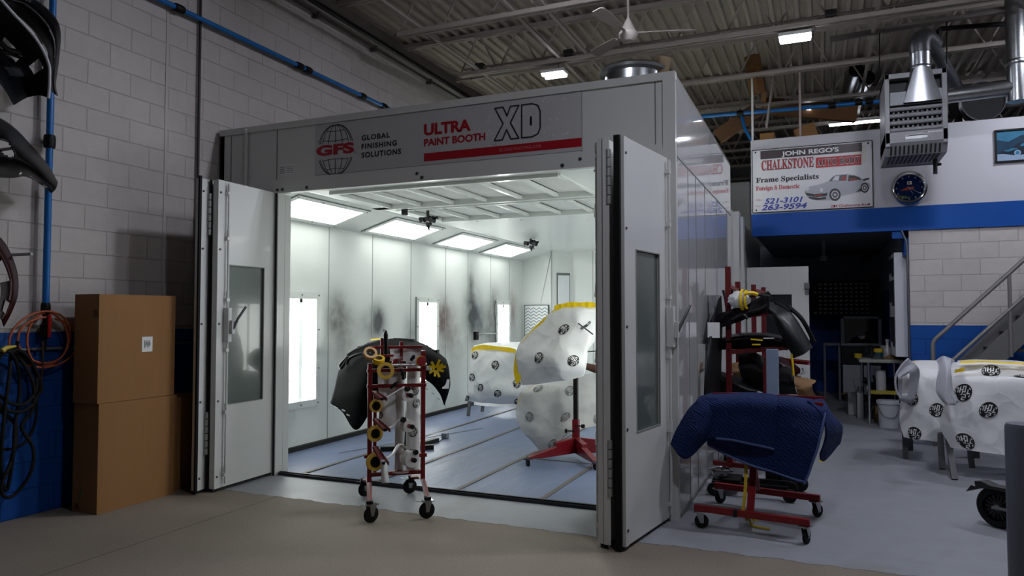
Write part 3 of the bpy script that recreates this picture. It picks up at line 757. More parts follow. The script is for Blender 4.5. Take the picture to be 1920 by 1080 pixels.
# ================================================================== LAMPS AND THINGS UNDER THE ROOF
M_tube = mat('lit_tube', '#f4f6ff', .4, emit=('#fdfcff', HALL_W), noise_=(3, .01))
def strip_lamp(p, label, l=.62, two=True, group=None, E=None, top=4.88):
    """shop light: white housing, one or two flat bright lenses that shine down, two hanger rods"""
    t = thing('tube_light', label, 'light', p, group)
    p = V(p); ax = V((1, 0, 0)); ay = V((0, 1, 0))
    MB().obox(p + V((0, 0, .045)), ax * (l / 2 + .012), ay * (.105 if two else .05), (0, 0, .02)).build('housing', M_white, t, bevel=.004)
    tm = M_tube if E is None else mat('lit_tube_%d' % E, '#f4f6ff', .4, emit=('#eef2ff', E), noise_=(3, .01))
    for s in ((-.064, .064) if two else (0,)):
        MB().obox(p + ay * s + V((0, 0, .010)), ax * l / 2, ay * .032, (0, 0, .015)).build('tube', tm, t, bevel=.008)
    for s in (-.6, .6): MB().tube([p + ax * l / 2 * s + V((0, 0, .06)), (p.x + l / 2 * s, p.y, top)], .004, 5).build('hanger', M_steel, t)
    return t
strip_lamp((-3.26, 9.05, 4.74), 'white twin tube light under the roof joist left of the ceiling fan', l=.30, E=28)
strip_lamp((-.24, 9.05, 4.78), 'white twin tube light under the roof joist above the sign wall', l=.34, E=28)
strip_lamp((-.27, 12.37, 4.80), 'small bright tube light beyond the mezzanine sign wall, seen just under the blue pipe', l=.32, two=False, E=40, top=5.45)
strip_lamp((.62, 13.53, 4.79), 'long white tube light over the mezzanine left of the heater', l=.9, two=False, E=30, top=5.45)
p = onY(1748, 215, 15.0); strip_lamp(p, 'white tube light over the mezzanine close to the right edge of the heater', l=.42, two=False, E=30, top=5.45)
p = onY(1822, 211, 15.0); strip_lamp(p, 'white tube light between the two black round fans', l=.42, two=False, E=30, top=5.45)
# the rest of the hall's lamps, over the viewer and to the right
for x, y, e in ((-2.0, 5.80, 420), (1.2, 5.80, 480), (2.8, 9.05, 310), (5.8, 7.4, 180), (.3, 2.55, 330)):
    strip_lamp((x, y, 4.78), 'twin tube light over the foreground of the hall, outside the picture', l=.34, group='twin tube lights over the foreground', E=e)

# conduit along the bottom chord of the second joist, with boxes
b = MB().tube([(-4.55, 8.93, 4.96), (7, 8.93, 4.96)], .014, 8).tube([(-4.5, 8.98, 4.985), (7, 8.98, 4.985)], .010, 8)
cdt = one(b, 'electrical_conduit', mat('grey_conduit', '#8d8a86', .4, .5), 'thin grey electrical conduit clipped along the roof joist that carries the twin tube lights', 'conduit', smooth=40)
for x, lab in ((-3.02, 'small grey junction box on the joist conduit near the left twin tube light'), (.15, 'small grey junction box on the joist conduit near the right twin tube light'), (-4.32, 'small dark junction box at the wall end of the joist conduit')):
    b = MB().box(x - .06, x + .06, 8.90, 9.0, 4.94, 5.02).tube([(x - .06, 8.95, 4.97), (x - .14, 8.97, 4.95), (x - .17, 9.02, 4.88), (x - .18, 9.05, 4.84)], .008, 6)
    b.build('junction_box', mat('dark_grey_steel', '#4c4d50', .5, .5), cdt, bevel=.003, label=lab)

# ceiling fan: downrod, cone canopy, motor, three blades
fc = V((-1.97, 7.35, 4.72)); fz = onY(1178, 62, 7.35).z; fx = onY(1178, 62, 7.35).x; fc = V((fx, 7.35, fz))
fan = thing('ceiling_fan', 'grey industrial ceiling fan hanging above the booth roof', 'fan', (fc.x, fc.y, fc.z))
M_fan = mat('grey_fan_enamel', '#8f8984', .45, noise_=(8, .1))
MB().tube([fc + V((0, 0, .12)), V((fc.x, fc.y, 5.42))], .012, 8).build('downrod', M_fan, fan)
MB().lathe(fc, (0, 0, 1), [(.0, -.09), (.06, -.088), (.085, -.06), (.10, -.03), (.10, .0), (.085, .01), (.03, .13), (.012, .16)], 24).build('motor', mat('fan_motor', '#a39d97', .4), fan, smooth=35)
for a in (18, 138, 258):
    d = V((math.cos(math.radians(a)), math.sin(math.radians(a)), 0)); n = V((-d.y, d.x, 0))
    b = MB().bar(fc + d * .08, fc + d * .22, .03, .008)
    pts = [fc + d * x + n * y + V((0, 0, y * .25)) for x, y in ((.2, -.04), (.5, -.065), (.66, -.065), (.70, -.04), (.70, .04), (.66, .065), (.5, .065), (.2, .04))]
    b.prism(pts, (0, 0, .006)); b.build('blade', M_fan, fan)

# blue compressed air line high on the block wall
def pipe_run(pts, r, label, clamps, name='air_pipe', m=M_blue, off=V((0, 0, 0))):
    t = thing(name, label, 'pipe', tuple(pts[0]))
    MB().tube(pts, r, 10).build('pipe', m, t, smooth=50)
    for c, d in clamps:
        c = V(c); d = V(d).normalized()
        b = MB().lathe(c, d, [(r + .001, -.05), (r + .012, -.05), (r + .016, -.03), (r + .016, .03), (r + .012, .05), (r + .001, .05)], 12)
        b.bar(c + V((0, 0, -.0)), c + off, .03, .03); b.build('clamp', M_black, t, smooth=40)
    return t
zp = 4.40
pipe_run([(-5.50, 1.0, zp), (-5.50, 8.7, zp)], .024, 'blue compressed air pipe running high along the white block wall', [((-5.50, y, zp), (0, 1, 0)) for y in (4.9, 6.6, 6.75, 7.85, 8.35)], off=V((-.06, 0, 0)))
pipe_run([(-5.50, 3.70, 5.3), (-5.50, 3.70, 1.62)], .026, 'blue vertical air drop pipe on the block wall beside the black bumper covers', [((-5.50, 3.70, 2.875), (0, 0, 1))], off=V((-.06, 0, 0)))
a, c = onY(1290, 221, 11.5), onY(1700, 186, 11.5)
farp = pipe_run([a, c], .03, 'blue air pipe crossing the hall behind the booth, under the far roof joists', [(onY(1388, 213, 11.5), c - a), (onY(1560, 198, 11.5), c - a), (onY(1610, 192, 11.5), c - a), (onY(1630, 190, 11.5), c - a)], off=V((0, 0, .06)))
for px, y0, y1 in ((1388, 213, 118), (1560, 195, 113)):
    one(MB().tube([onY(px, y0 - 2, 11.5), onY(px, y1, 11.5)], .008, 6), 'hanger_rod', M_steel, 'thin rod holding the far blue air pipe, %s' % ('nearer the booth' if px < 1400 else 'nearer the silver ducts'), 'rod')
# drip leg behind the booth
MB().tube([onY(1390, 216, 11.5), onY(1396, 240, 11.4), onY(1408, 262, 11.4)], .022, 8).build('drain_pipe', M_blue, farp, smooth=40)
# black gas pipe on the wall ledge
t = thing('gas_pipe', 'black pipe running along the top of the block wall under the roof deck', 'pipe', (-5.42, 4, 5.2))
MB().tube([(-5.42, -4, 5.2), (-5.42, 19.5, 5.2)], .032, 10).build('pipe', M_black, t, smooth=50)
b = MB().bar((-5.50, -4, 5.13), (-5.50, 19.5, 5.13), .03, .03)
for y in (5.2, 6.9, 8.1, 9.6, 11.0): b.box(-5.55, -5.46, y - .02, y + .02, 5.08, 5.15)
b.build('support_angle', mat('dark_brown_steel', '#3d3634', .6), t)
p = onX(740, 95, -5.40)
one(MB().tube([p + V((0, 0, .08)), (p.x, p.y, 5.44)], .007, 6).tube([p + V((0, .04 * math.cos(k / 12 * 6.283), .05 * math.sin(k / 12 * 6.283) + .03)) for k in range(12)], .006, 5, closed=True), 'hanger_rod', M_steel, 'thin rod with a ring holding the black pipe along the wall top', 'rod')
# thin black conduit down the block wall
one(MB().tube([(-5.55, 5.20, 5.25), (-5.55, 5.20, .05)], .013, 8), 'wall_conduit', mat('dark_conduit', '#2a2829', .5, .4), 'dark vertical conduit on the block wall behind the left door', 'conduit', smooth=40)

# exhaust stack above the booth
sc_ = onZ(1187, 140, 4.35)
st = thing('exhaust_stack', 'wide round galvanised exhaust stack standing on the booth roof', 'duct', (sc_.x, sc_.y, 3.376))
MB().lathe((sc_.x, sc_.y, 3.376), (0, 0, 1), [(.33, 0), (.33, .95), (.39, .97), (.40, 1.0), (.385, 1.02), (.37, .99), (.31, .96), (.31, .9)], 40, cap=False).build('drum', M_galv, st, smooth=40)
MB().lathe((sc_.x + .22, sc_.y + .05, 3.9), (.25, -.1, 1), [(.09, 0), (.09, .62)], 16).build('side_outlet', mat('tan_duct', '#7d6a50', .6), st, smooth=40)

# two silver flue pipes beyond
for i, ((px, py), (qx, qy)) in enumerate((((1607, 130), (1582, 200)), ((1626, 146), (1600, 206)))):
    a, e = onY(px, py, 12.5), onY(qx, qy, 14.0)
    d = (e - a).normalized()
    t = thing('flue_pipe', 'silver slanting flue pipe with black open end, %s of two left of the heater' % ('upper' if i == 0 else 'lower'), 'duct', tuple(a))
    MB().lathe(a, d, [(.10, .02), (.115, .02), (.115, .06), (.10, .07), (.10, (e - a).length)], 20, cap=False).build('pipe', M_galv, t, smooth=40)
    MB().lathe(a, d, [(.118, 0), (.118, .035), (.05, .03), (.0, .03)], 20).build('end_cap', M_black, t, smooth=40)

# timber, dropped panels and boxes above the mezzanine
def beam(pts, w, h, name, m, label, cat):
    b = MB(); b.bar(pts[0], pts[1], w, h); return one(b, name, m, label, cat)
beam((onY(1410, 104, 10.62), onY(1420, 175, 10.7)), .16, .14, 'timber_post', M_wood, 'short brown timber post hanging under the roof above the sign wall', 'timber')
beam((onY(1432, 182, 11.2), onY(1424, 122, 12.8)), .07, .16, 'timber_plank', M_wood, 'long light brown plank slanting up beside the hanging timber post', 'timber')
beam((onY(1345, 258, 11.6), onY(1420, 205, 11.6)), .08, .22, 'timber_brace', mat('dark_timber', '#5b3d20', .7, noise_=(5, .2)), 'dark brown timber brace rising from behind the booth corner', 'timber')
beam((onY(1428, 198, 12.2), onY(1605, 214, 12.6)), .10, .26, 'timber_beam', mat('mid_timber', '#6b4724', .7, noise_=(4, .2)), 'wide brown timber beam lying level behind the blue pipe over the mezzanine', 'timber')
one(MB().tube([(onY(1411, 180, 10.62).x, 10.62, 5.4), (onY(1411, 259, 10.62).x, 10.62, 3.972)], .016, 8), 'white_pole', M_white, 'slim white pole between the roof and the left end of the sign wall', 'pole')
one(MB().tube([(onY(1500, 150, 10.62).x, 10.62, 5.4), (onY(1500, 220, 10.62).x, 10.62, 3.972)], .016, 8), 'white_pole', mat('pink_grey_pole', '#93857f', .6), 'white pole dropping from the roof past the twin tube light above the sign wall', 'pole')
beam((onY(1450, 150, 11.3), onY(1437, 238, 11.3)), .17, .02, 'ceiling_baffle', mat('pale_panel', '#a79c97', .6), 'narrow pale panel hanging edge down above the sign wall', 'panel')
for i, (x0, y0, x1, y1, Y, lab) in enumerate(((1425, 248, 1452, 262, 11.6, 'low brown cardboard box peeping over the left of the sign wall'), (1495, 232, 1535, 258, 11.8, 'tilted brown cardboard box behind the middle of the sign wall'))):
    a, e = onY(x0, y1 + 24, Y), onY(x1, y0, Y)
    b = MB(); b.obox(((a.x + e.x) / 2, Y + .25, (a.z + e.z) / 2), V((1, 0, .35 * i)).normalized() * (e.x - a.x) / 2, (0, .25, 0), V((-.35 * i, 0, 1)).normalized() * (e.z - a.z) / 2)
    b.box(a.x, e.x, Y, Y + .5, 2.94, a.z + .05)
    one(b, 'cardboard_box', M_card, lab, 'box', bevel=.004)
a, e = onY(1372, 372, 13.9), onY(1406, 343, 13.9)
one(MB().box(a.x, e.x, 13.75, 14.1, 0, e.z), 'tall_cabinet', mat('grey_cabinet', '#8b8c8f', .6), 'grey cabinet top showing between the booth corner and the sign wall', 'cabinet', bevel=.004)
# grey roof truss bar at the far right, strut channel
beam((onY(1556, 74, 9.6), onY(1910, 14, 9.6)), .05, .06, 'strut_channel', mat('dark_strut', '#5c5855', .5, .3), 'long dark metal strut hung level above the heater', 'strut')
for px, y0, y1 in ((1649, 62, 142), (1775, 42, 120)):
    one(MB().tube([onY(px, y0, 9.55), onY(px, y1, 9.4)], .007, 6), 'hanger_rod', M_black, 'thin black rod from the dark strut to the %s side of the heater' % ('left' if px < 1700 else 'right'), 'rod')
one(MB().tube([onY(1760, 118, 9.9), onY(1760, 57, 9.9), onY(1764, 54, 9.9), onY(1919, 42, 9.9)], .03, 8), 'black_pipe', M_black, 'black pipe with an elbow running right above the heater', 'pipe', smooth=40)

# ================================================================== ALONG THE BLOCK WALL
def shell(mb, S, nu, nv, hole=None, k=0):
    vs = [S(i / nu, j / nv) for j in range(nv + 1) for i in range(nu + 1)]; w = nu + 1; fs = []
    for j in range(nv):
        for i in range(nu):
            if hole and hole((i + .5) / nu, (j + .5) / nv): continue
            fs.append((j * w + i, j * w + i + 1, (j + 1) * w + i + 1, (j + 1) * w + i))
    return mb.add(vs, fs, k)
def rowX(pts, xs):
    xs = xs if isinstance(xs, (list, tuple)) else [xs] * len(pts)
    return [onX(p[0], p[1], x) for p, x in zip(pts, xs)]
def rowY(pts, ys):
    ys = ys if isinstance(ys, (list, tuple)) else [ys] * len(pts)
    return [onY(p[0], p[1], y) for p, y in zip(pts, ys)]

M_gloss = mat('gloss_black_paint', '#040405', .28, spec=.12, noise_=(8, .2))
M_satin = mat('satin_black_plastic', '#0e0f10', .45, noise_=(9, .25), spec=.25)
# grey bumper cover with a white edge, hung open side out
edge = [(-8, -12), (21, 21), (67, 72), (90, 116), (93, 148), (91, 184)]
S = loft([rowX(edge, -4.92), rowX([(-26, 12), (6, 46), (48, 92), (74, 128), (79, 156), (74, 179)], -5.12), rowX([(-46, 50), (-14, 82), (24, 118), (47, 146), (53, 170), (50, 183)], -5.26), rowX([(-66, 90), (-34, 130), (-4, 152), (12, 172), (20, 186), (26, 197)], -5.12)], 40, 20)
t = thing('bumper_cover', 'grey bumper cover with a white rim hung high at the left edge, hollow side out', 'bumper', tuple(S(.5, .5)))
shell(MB(), S, 48, 24, lambda u, v: (.52 < u < .62 and .2 < v < .5) or (.25 < u < .42 and .45 < v < .62)).build('cover', mat('grey_primer_plastic', '#24262b', .6, noise_=(5, .35), spec=.15), t, smooth=50, solid=.006)
MB().tube(spline(rowX(edge, -4.915), 40), .010, 8).build('rim', mat('white_rim', '#b9bac2', .4), t, smooth=50, label='white edge')
b = MB(); b.tube(spline(rowX([(0, 78), (14, 92), (35, 98), (50, 103)], -5.05), 14), .018, 6); b.tube(spline(rowX([(2, 95), (18, 100), (38, 108)], -5.08), 10), .012, 6)
b.build('bracket', M_black, t, smooth=50)
# black one behind it
S = loft([rowX([(26, -14), (66, 0), (101, 30), (113, 62), (109, 118), (104, 158), (108, 180)], [-5.3] * 7), rowX([(8, -4), (44, 8), (80, 40), (100, 76), (101, 116), (99, 152), (103, 176)], -5.22), rowX([(-8, 6), (24, 22), (62, 56), (88, 92), (93, 120), (94, 150), (98, 172)], -5.38)], 40, 14)
t = thing('bumper_cover', 'glossy black bumper cover hanging behind the white rimmed grey one', 'bumper', tuple(S(.5, .5)))
shell(MB(), S, 40, 14).build('cover', M_gloss, t, smooth=50, solid=.008)
b = MB()
for px, py in ((30, 3), (36, 2), (42, 1), (48, 2), (54, 3)): p = onX(px, py, -5.24); b.box(p.x - .01, p.x + .01, p.y - .008, p.y + .008, p.z - .006, p.z + .012)
b.build('clip_row', M_satin, t)
# black bumper with the slot
S = loft([rowX([(-60, 196), (0, 222), (30, 243), (60, 275), (88, 308), (108, 342)], [-5.3, -5.28, -5.26, -5.26, -5.3, -5.34]), rowX([(-60, 262), (0, 266), (30, 278), (58, 298), (85, 325), (107, 346)], [-5.0, -4.98, -5.0, -5.06, -5.15, -5.3]), rowX([(-60, 306), (0, 304), (28, 306), (56, 318), (82, 338), (104, 354)], [-5.0, -4.98, -5.0, -5.06, -5.15, -5.28]), rowX([(-60, 332), (0, 332), (22, 333), (50, 331), (76, 345), (97, 362)], [-5.28, -5.26, -5.26, -5.28, -5.3, -5.33])], 44, 22)
t = thing('bumper_cover', 'glossy black bumper cover with an oval slot, hung below the grey one', 'bumper', tuple(S(.5, .5)))
shell(MB(), S, 60, 30, lambda u, v: ((u - .27) / .11) ** 2 + ((v - .42 - (u - .27) * .6) / .12) ** 2 < 1).build('cover', M_gloss, t, smooth=50, solid=.007)
b = MB()
for px, py in ((38, 328), (66, 335), (84, 349), (60, 331)): p = onX(px, py, -5.2); b.bar(p + V((0, -.015, .006)), p + V((0, .015, -.006)), .008, .006)
b.build('clip_row', M_chrome, t)
# dark red one
S = loft([rowX([(-14, 432), (8, 455), (24, 486), (33, 520), (32, 556), (20, 588), (7, 612)], -5.1), rowX([(-26, 448), (-4, 474), (10, 500), (18, 526), (18, 552), (11, 578), (3, 600)], -5.0), rowX([(-50, 470), (-30, 492), (-12, 512), (0, 530), (2, 548), (0, 566), (-6, 590)], -5.16)], 40, 16)
t = thing('bumper_cover', 'dark red bumper cover hung lowest at the left edge, above the blue wall paint', 'bumper', tuple(S(.5, .5)))
shell(MB(), S, 40, 18, lambda u, v: (.25 < u < .5 and v > .5) or (.74 < u < .9 and .35 < v < .75)).build('cover', mat('dark_red_paint', '#2a0408', .25, spec=.35, noise_=(10, .2)), t, smooth=50, solid=.007)
one(MB().tube([(-5.575, 3.35, 1.96), (-5.14, 3.35, 1.96)], .012, 6), 'bumper_hook', M_steel, 'steel hook in the block wall behind the dark red bumper cover', 'hook')
one(MB().tube([(-5.575, 3.30, 2.72), (-5.26, 3.30, 2.72)], .012, 6), 'bumper_hook', M_steel, 'steel hook in the block wall behind the bumper cover with the oval slot', 'hook')

# valve and orange air hose coil below the blue drop pipe
cX = -5.47; vp = V((-5.50, 3.70, 1.6))
t = thing('air_outlet', 'black air regulator with a red lever at the foot of the blue drop pipe', 'regulator', (-5.50, 3.70, 1.25))
MB().lathe((-5.50, 3.70, 1.62), (0, 0, -1), [(.03, 0), (.034, .02), (.034, .08), (.02, .10), (.02, .16), (.035, .17), (.035, .26), (.015, .28), (.012, .36)], 14).build('body', M_black, t, smooth=40)
MB().tube([onX(94, 606, -5.45), onX(93, 590, -5.44), onX(92, 632, -5.45)], .012, 6).build('lever', mat('red_lever', '#b01a18', .4), t)
pts = []
for k in range(66):
    a = k / 66 * 2 * math.pi * 3 + 1.6; f = 1 - .10 * math.sin(a * .37) ; c = onX(87 + 3 * math.sin(a * .33), 637 + 4 * math.cos(a * .33), cX + .012 * math.sin(a * .5))
    pts.append(c + V((0, .285 * f * math.cos(a) * (.75 + .25 * math.cos(a * .34)), .20 * f * math.sin(a))))
M_or = mat('orange_hose', '#a5512a', .5, noise_=(10, .1))
one(MB().tube(pts, .0085, 8), 'air_hose', M_or, 'coiled orange air hose hanging from the regulator on the block wall', 'hose', smooth=60)
pts = spline([onX(80, 640, -5.46), onX(80, 665, -5.45), onX(79, 690, -5.46), onX(77, 722, -5.48)], 14)
one(MB().tube(pts, .009, 8).tube([pts[-1], pts[-1] + V((0, 0, -.06))], .014, 8), 'hose_tail', mat('dark_hose', '#3a2520', .5), 'short dark hose end hanging below the coiled orange hose', 'hose', smooth=60)

# coil of thick black hose
hook = onX(18, 652, -5.52)
t = thing('hose_hook', 'black wall hook with a yellow plug that carries the thick black hose', 'hook', tuple(hook))
MB().tube([hook + V((-.05, 0, 0)), hook + V((.08, 0, 0)), hook + V((.09, 0, .05))], .014, 8).build('hook', M_black, t, smooth=40)
MB().tube([onX(4, 658, -5.40), onX(12, 652, -5.40), onX(30, 649, -5.40)], [.02, .016, .007], 8).build('plug', mat('yellow_plug', '#c9b23a', .5), t, smooth=40, label='yellow plug')
px = [(16, 655), (45, 662), (70, 700), (74, 735), (50, 768), (15, 770), (-10, 740), (-16, 700), (2, 664), (30, 660), (62, 685), (68, 728), (45, 758), (12, 752), (-12, 720), (0, 668), (18, 660), (34, 690), (36, 740), (28, 800), (24, 860), (12, 920), (2, 880), (6, 800), (18, 700), (22, 664), (40, 676), (62, 720), (60, 770), (40, 800), (62, 840), (58, 885), (30, 925), (10, 932), (2, 912), (22, 860), (30, 800), (2, 770), (-14, 740)]
pts = spline([onX(x, y, -5.44 + .03 * math.sin(i * 1.7)) for i, (x, y) in enumerate(px)], 190)
one(MB().tube(pts, .0135, 8), 'air_hose', M_rubber, 'thick black hose coiled in long loops against the blue wall at the left edge', 'hose', smooth=60)
px = [(10, 658), (40, 640 + 30), (66, 700), (68, 745), (66, 790), (50, 826), (20, 842), (-20, 838)]
one(MB().tube(spline([onX(x, y, -5.50) for x, y in px], 50), .011, 8), 'power_cord', M_rubber, 'thinner black cord looping behind the thick black hose on the blue wall', 'cord', smooth=60)
one(MB().tube([(-5.555, 3.2, 1.265), (-5.555, 5.15, 1.265)], .012, 8), 'wall_conduit', mat('pale_conduit', '#70767c', .5, .3), 'pale horizontal conduit on the blue part of the block wall behind the boxes', 'conduit', smooth=40)

# cardboard boxes
def carton(name, x0, x1, y0, y1, z0, z1, label, rz=0.0, marks=()):
    t = thing(name, label, 'box', ((x0 + x1) / 2, (y0 + y1) / 2, z0))
    b = MB().box(x0, x1, y0, y1, z0, z1 - .004, 0)
    ym = (x0 + x1) / 2
    b.box(x0, ym - .002, y0, y1, z1 - .004, z1, 0); b.box(ym + .002, x1, y0, y1, z1 - .004, z1, 0)
    for zz in (z0 + .06, z0 + .3, z0 + .55, z1 - .06):
        b.box(x0 + .04, x0 + .055, y0 - .002, y0, zz, zz + .005, 1)
    b.build('carton', [M_card, mat('dark_staple', '#4d3820', .5)], t, bevel=.004)
    return t
lo_ = carton('cardboard_box', -5.39, -5.11, 3.87, 4.60, 0, .843, 'large brown cardboard box standing on the floor by the block wall, under another')
b = MB()
b.tube([onY(154, 915, 3.868), onY(148, 940, 3.868), onY(153, 912, 3.868)], .003, 5, k=0)
for q in (((140, 943), (148, 953)), ((148, 943), (140, 953))): b.tube([onY(*q[0], 3.868), onY(*q[1], 3.868)], .002, 5, k=1)
b.build('pen_mark', [mat('green_marker', '#2f6b3a', .6), M_ink], lo_)
up_ = carton('cardboard_box', -5.385, -5.11, 3.855, 4.57, .846, 1.69, 'large brown cardboard box with a white paper label, stacked on another box')
p, q = onX(266, 660, -5.109), onX(286, 631, -5.109)
b = MB().box(-5.1105, -5.108, p.y, q.y, p.z, q.z, 0)
for i in range(6):
    yy = p.y + (q.y - p.y) * (.22 + .1 * i)
    b.box(-5.1082, -5.1072, yy, yy + .006, p.z + .03 + .01 * (i % 3), q.z - .03 - .015 * (i % 2), 1)
b.build('shipping_label', [mat('white_paper', '#d8d8d8', .7), M_ink], up_, label='white paper label with small dark print')
MB().lathe(onY(180, 588, 3.853), (0, -1, 0), [(.0, 0), (.030, 0), (.030, .001), (.0, .001)], 16, cap=False).build('round_stain', mat('dark_brown_stain', '#5a3f24', .7), up_)
carton('cardboard_box', -5.52, -5.20, 4.66, 5.06, 0, .80, 'smaller brown cardboard box half hidden between the stacked boxes and the folded white door')

# ================================================================== THE MASKING TROLLEY
CT = V((-3.15, 4.97, 0)); CA = math.radians(39.3)
CM = Matrix.Translation(CT) @ Matrix.Rotation(CA, 4, 'Z'); CI = CM.inverted()
def L(px, py, v=0.0):
    """point of the trolley's own frame seen at a pixel, at depth v behind its middle"""
    o = CI @ O0; d = CI.to_3x3() @ ray(px, py)
    return o + d * ((v - o.y) / d.y)
def settle(o): o.location = CM @ o.location; o.rotation_euler = (0, 0, CA); return o
cart = thing('masking_trolley', 'red wheeled masking trolley with tape and film rolls in front of the booth opening', 'trolley', (0, 0, 0))
pw = .034
zl = L(693, 905).z; ul, ur = L(693, 800).x, L(793, 800).x
b = MB(); b.bar((ul, 0, .20), (ul, 0, L(693, 681).z), pw, pw, up=(0, 1, 0)); b.build('post', M_red, cart, bevel=.003)
b = MB(); b.bar((ur, 0, .20), (ur, 0, L(793, 657).z), pw, pw, up=(0, 1, 0)); b.build('post', M_red, cart, bevel=.003)
uc = L(754, 700).x; u2 = L(705, 700).x
MB().bar((uc, .06, .26), (uc, .06, L(754, 641).z), .026, .026, up=(0, 1, 0)).build('post', M_red, cart, bevel=.003)
MB().bar((u2, .06, .26), (u2, .06, L(705, 735).z), .026, .026, up=(0, 1, 0)).build('post', M_red, cart, bevel=.003)
MB().bar((L(717, 640).x, .03, L(717, 690).z), (L(717, 640).x, .03, L(717, 634).z), .024, .024, up=(0, 1, 0)).build('post', M_red, cart, bevel=.003)
def rail(xa, xb, py, v, w=.026, m=M_red, name='crossbar'):
    a, e = L(xa, py, v), L(xb, py, v); z = (a.z + e.z) / 2; return MB().bar((a.x, v, z), (e.x, v, z), w, w).build(name, m, cart, bevel=.003)
rail(691, 792, 651, .02, .022); rail(700, 738, 667, .0, .020); rail(688, 798, 694, -.005, .026); rail(688, 799, 723, -.012, .028); rail(692, 795, 887, .0, .030)
rail(786, 800, 853, -.02, .03); rail(683, 694, 856, .0, .024)
a = L(752, 672); MB().prism([L(735, 683, -.03), L(737, 676, -.03), L(742, 673, -.03), L(752, 673, -.03), L(753, 683, -.03)], (0, .05, 0)).build('tool_box', mat('dull_red_enamel', '#8a1a22', .5), cart)
a, e = L(732, 685, -.04), L(800, 683, -.04)
MB().tube([a, e], .014, 12).build('blade_tube', mat('worn_chrome', '#b9b3b4', .25, .8), cart, smooth=40)
c = L(789, 677, -.05); b = MB().lathe(c, (.15, -1, 0), [(0, 0), (.038, 0), (.04, .006), (.04, .02), (0, .022)], 20, 0); b.ring(c + V((0, -.012, 0)), (.15, -1, 0), .039, .043, .012, 20, 1)
b.build('end_disc', [mat('dull_red_enamel', '#8a1a22', .5), M_yel], cart, smooth=40)
# cross base, sloping legs to the casters
for u, sg in ((ul, -1), (ur, 1)):
    uf = -.228 if sg < 0 else .205
    MB().tube([(u, .02, .20), (u + (uf - u) * .2, -.08, .20), (uf, -.37, .135)], .021, 4).build('leg', M_pink, cart, bevel=.003)  # front legs in the paler red, lit look put into the colour
    MB().tube([(u, -.02, .20), (u, .12, .20), (uf * .92, .40, .135)], .021, 4).build('leg', M_red, cart, bevel=.003)
    for v in (-.385, .41):
        uu = uf if v < 0 else uf * .92
        cz = .062; yaw = .5 if sg < 0 else .2
        d = V((math.cos(yaw), math.sin(yaw), 0)); n = V((-d.y, d.x, 0))
        c = V((uu - .01 * sg, v - .01, cz))
        w = MB().lathe(c - n * .014, n, [(.02, 0), (.046, 0), (.058, .004), (.062, .010), (.062, .018), (.058, .024), (.046, .028), (.02, .028)], 24).build('caster', M_rubber, cart, smooth=35)
        f = MB()
        for s_ in (-1, 1): f.prism([c + n * .019 * s_ + d * -.012 + V((0, 0, -.012)), c + n * .019 * s_ + d * .012 + V((0, 0, -.012)), c + n * .019 * s_ + d * .035 + V((0, 0, .068)), c + n * .019 * s_ + d * -.02 + V((0, 0, .068))], n * .003)
        f.obox(c + V((0, 0, .07)) + d * .008, d * .04, n * .03, (0, 0, .004)); f.tube([c - n * .024, c + n * .024], .008, 8)
        f.bar(c + V((0, 0, .06)) + d * -.02, c + V((0, 0, .078)) + d * -.085, .02, .004)
        f.build('fork', M_galv, w)
        MB().obox((uu, v + (.02 if v < 0 else -.02), .125), (.024, 0, 0), (0, .024, 0), (0, 0, .03)).build('leg_cap', M_black, cart, bevel=.003)
MB().bar((ul, 0, .255), (ur, .05, .27), .03, .012).build('base_plate', mat('grey_worn_steel', '#6b6360', .5, .4), cart)
c = L(750, 882, .02); MB().lathe((c.x, c.y, c.z - .012), (0, 0, 1), [(0, 0), (.075, 0), (.075, .008), (0, .01)], 24).build('roll_plate', mat('pale_red_plate', '#a58a86', .5), cart, smooth=40)
MB().tube([L(683, 857, .1), L(716, 857, .02)], .008, 6).build('spindle', M_black, cart)
# cutter arms that point at the viewer
for (x0, y0, x1, y1) in ((700, 735, 716, 748), (702, 786, 722, 806), (702, 838, 719, 868)):
    a, e = L(x0, y0, -.02), L(x1, y1, -.17)
    b = MB().bar(a, e, .03, .02); b.bar(a + V((.02, 0, -.003)), e + V((.035, -.05, .0)), .004, .028)
    b.obox(e + V((0, -.006, 0)), (.012, 0, 0), (0, .008, 0), (0, 0, .010), 1)
    b.build('cutter_arm', [M_pink, M_black], cart)
# hooks and small tools
for (x, y0, y1) in ((748, 668, 690), (751, 669, 692)): MB().tube(spline([L(x, y1, -.03), L(x - 2, (y0 + y1) / 2, -.05), L(x, y0, -.04), L(x + 3, y0 + 4, -.03)], 10), .0035, 6).build('wire_hook', M_galv, cart)
cart.location = CT; cart.rotation_euler = (0, 0, CA)

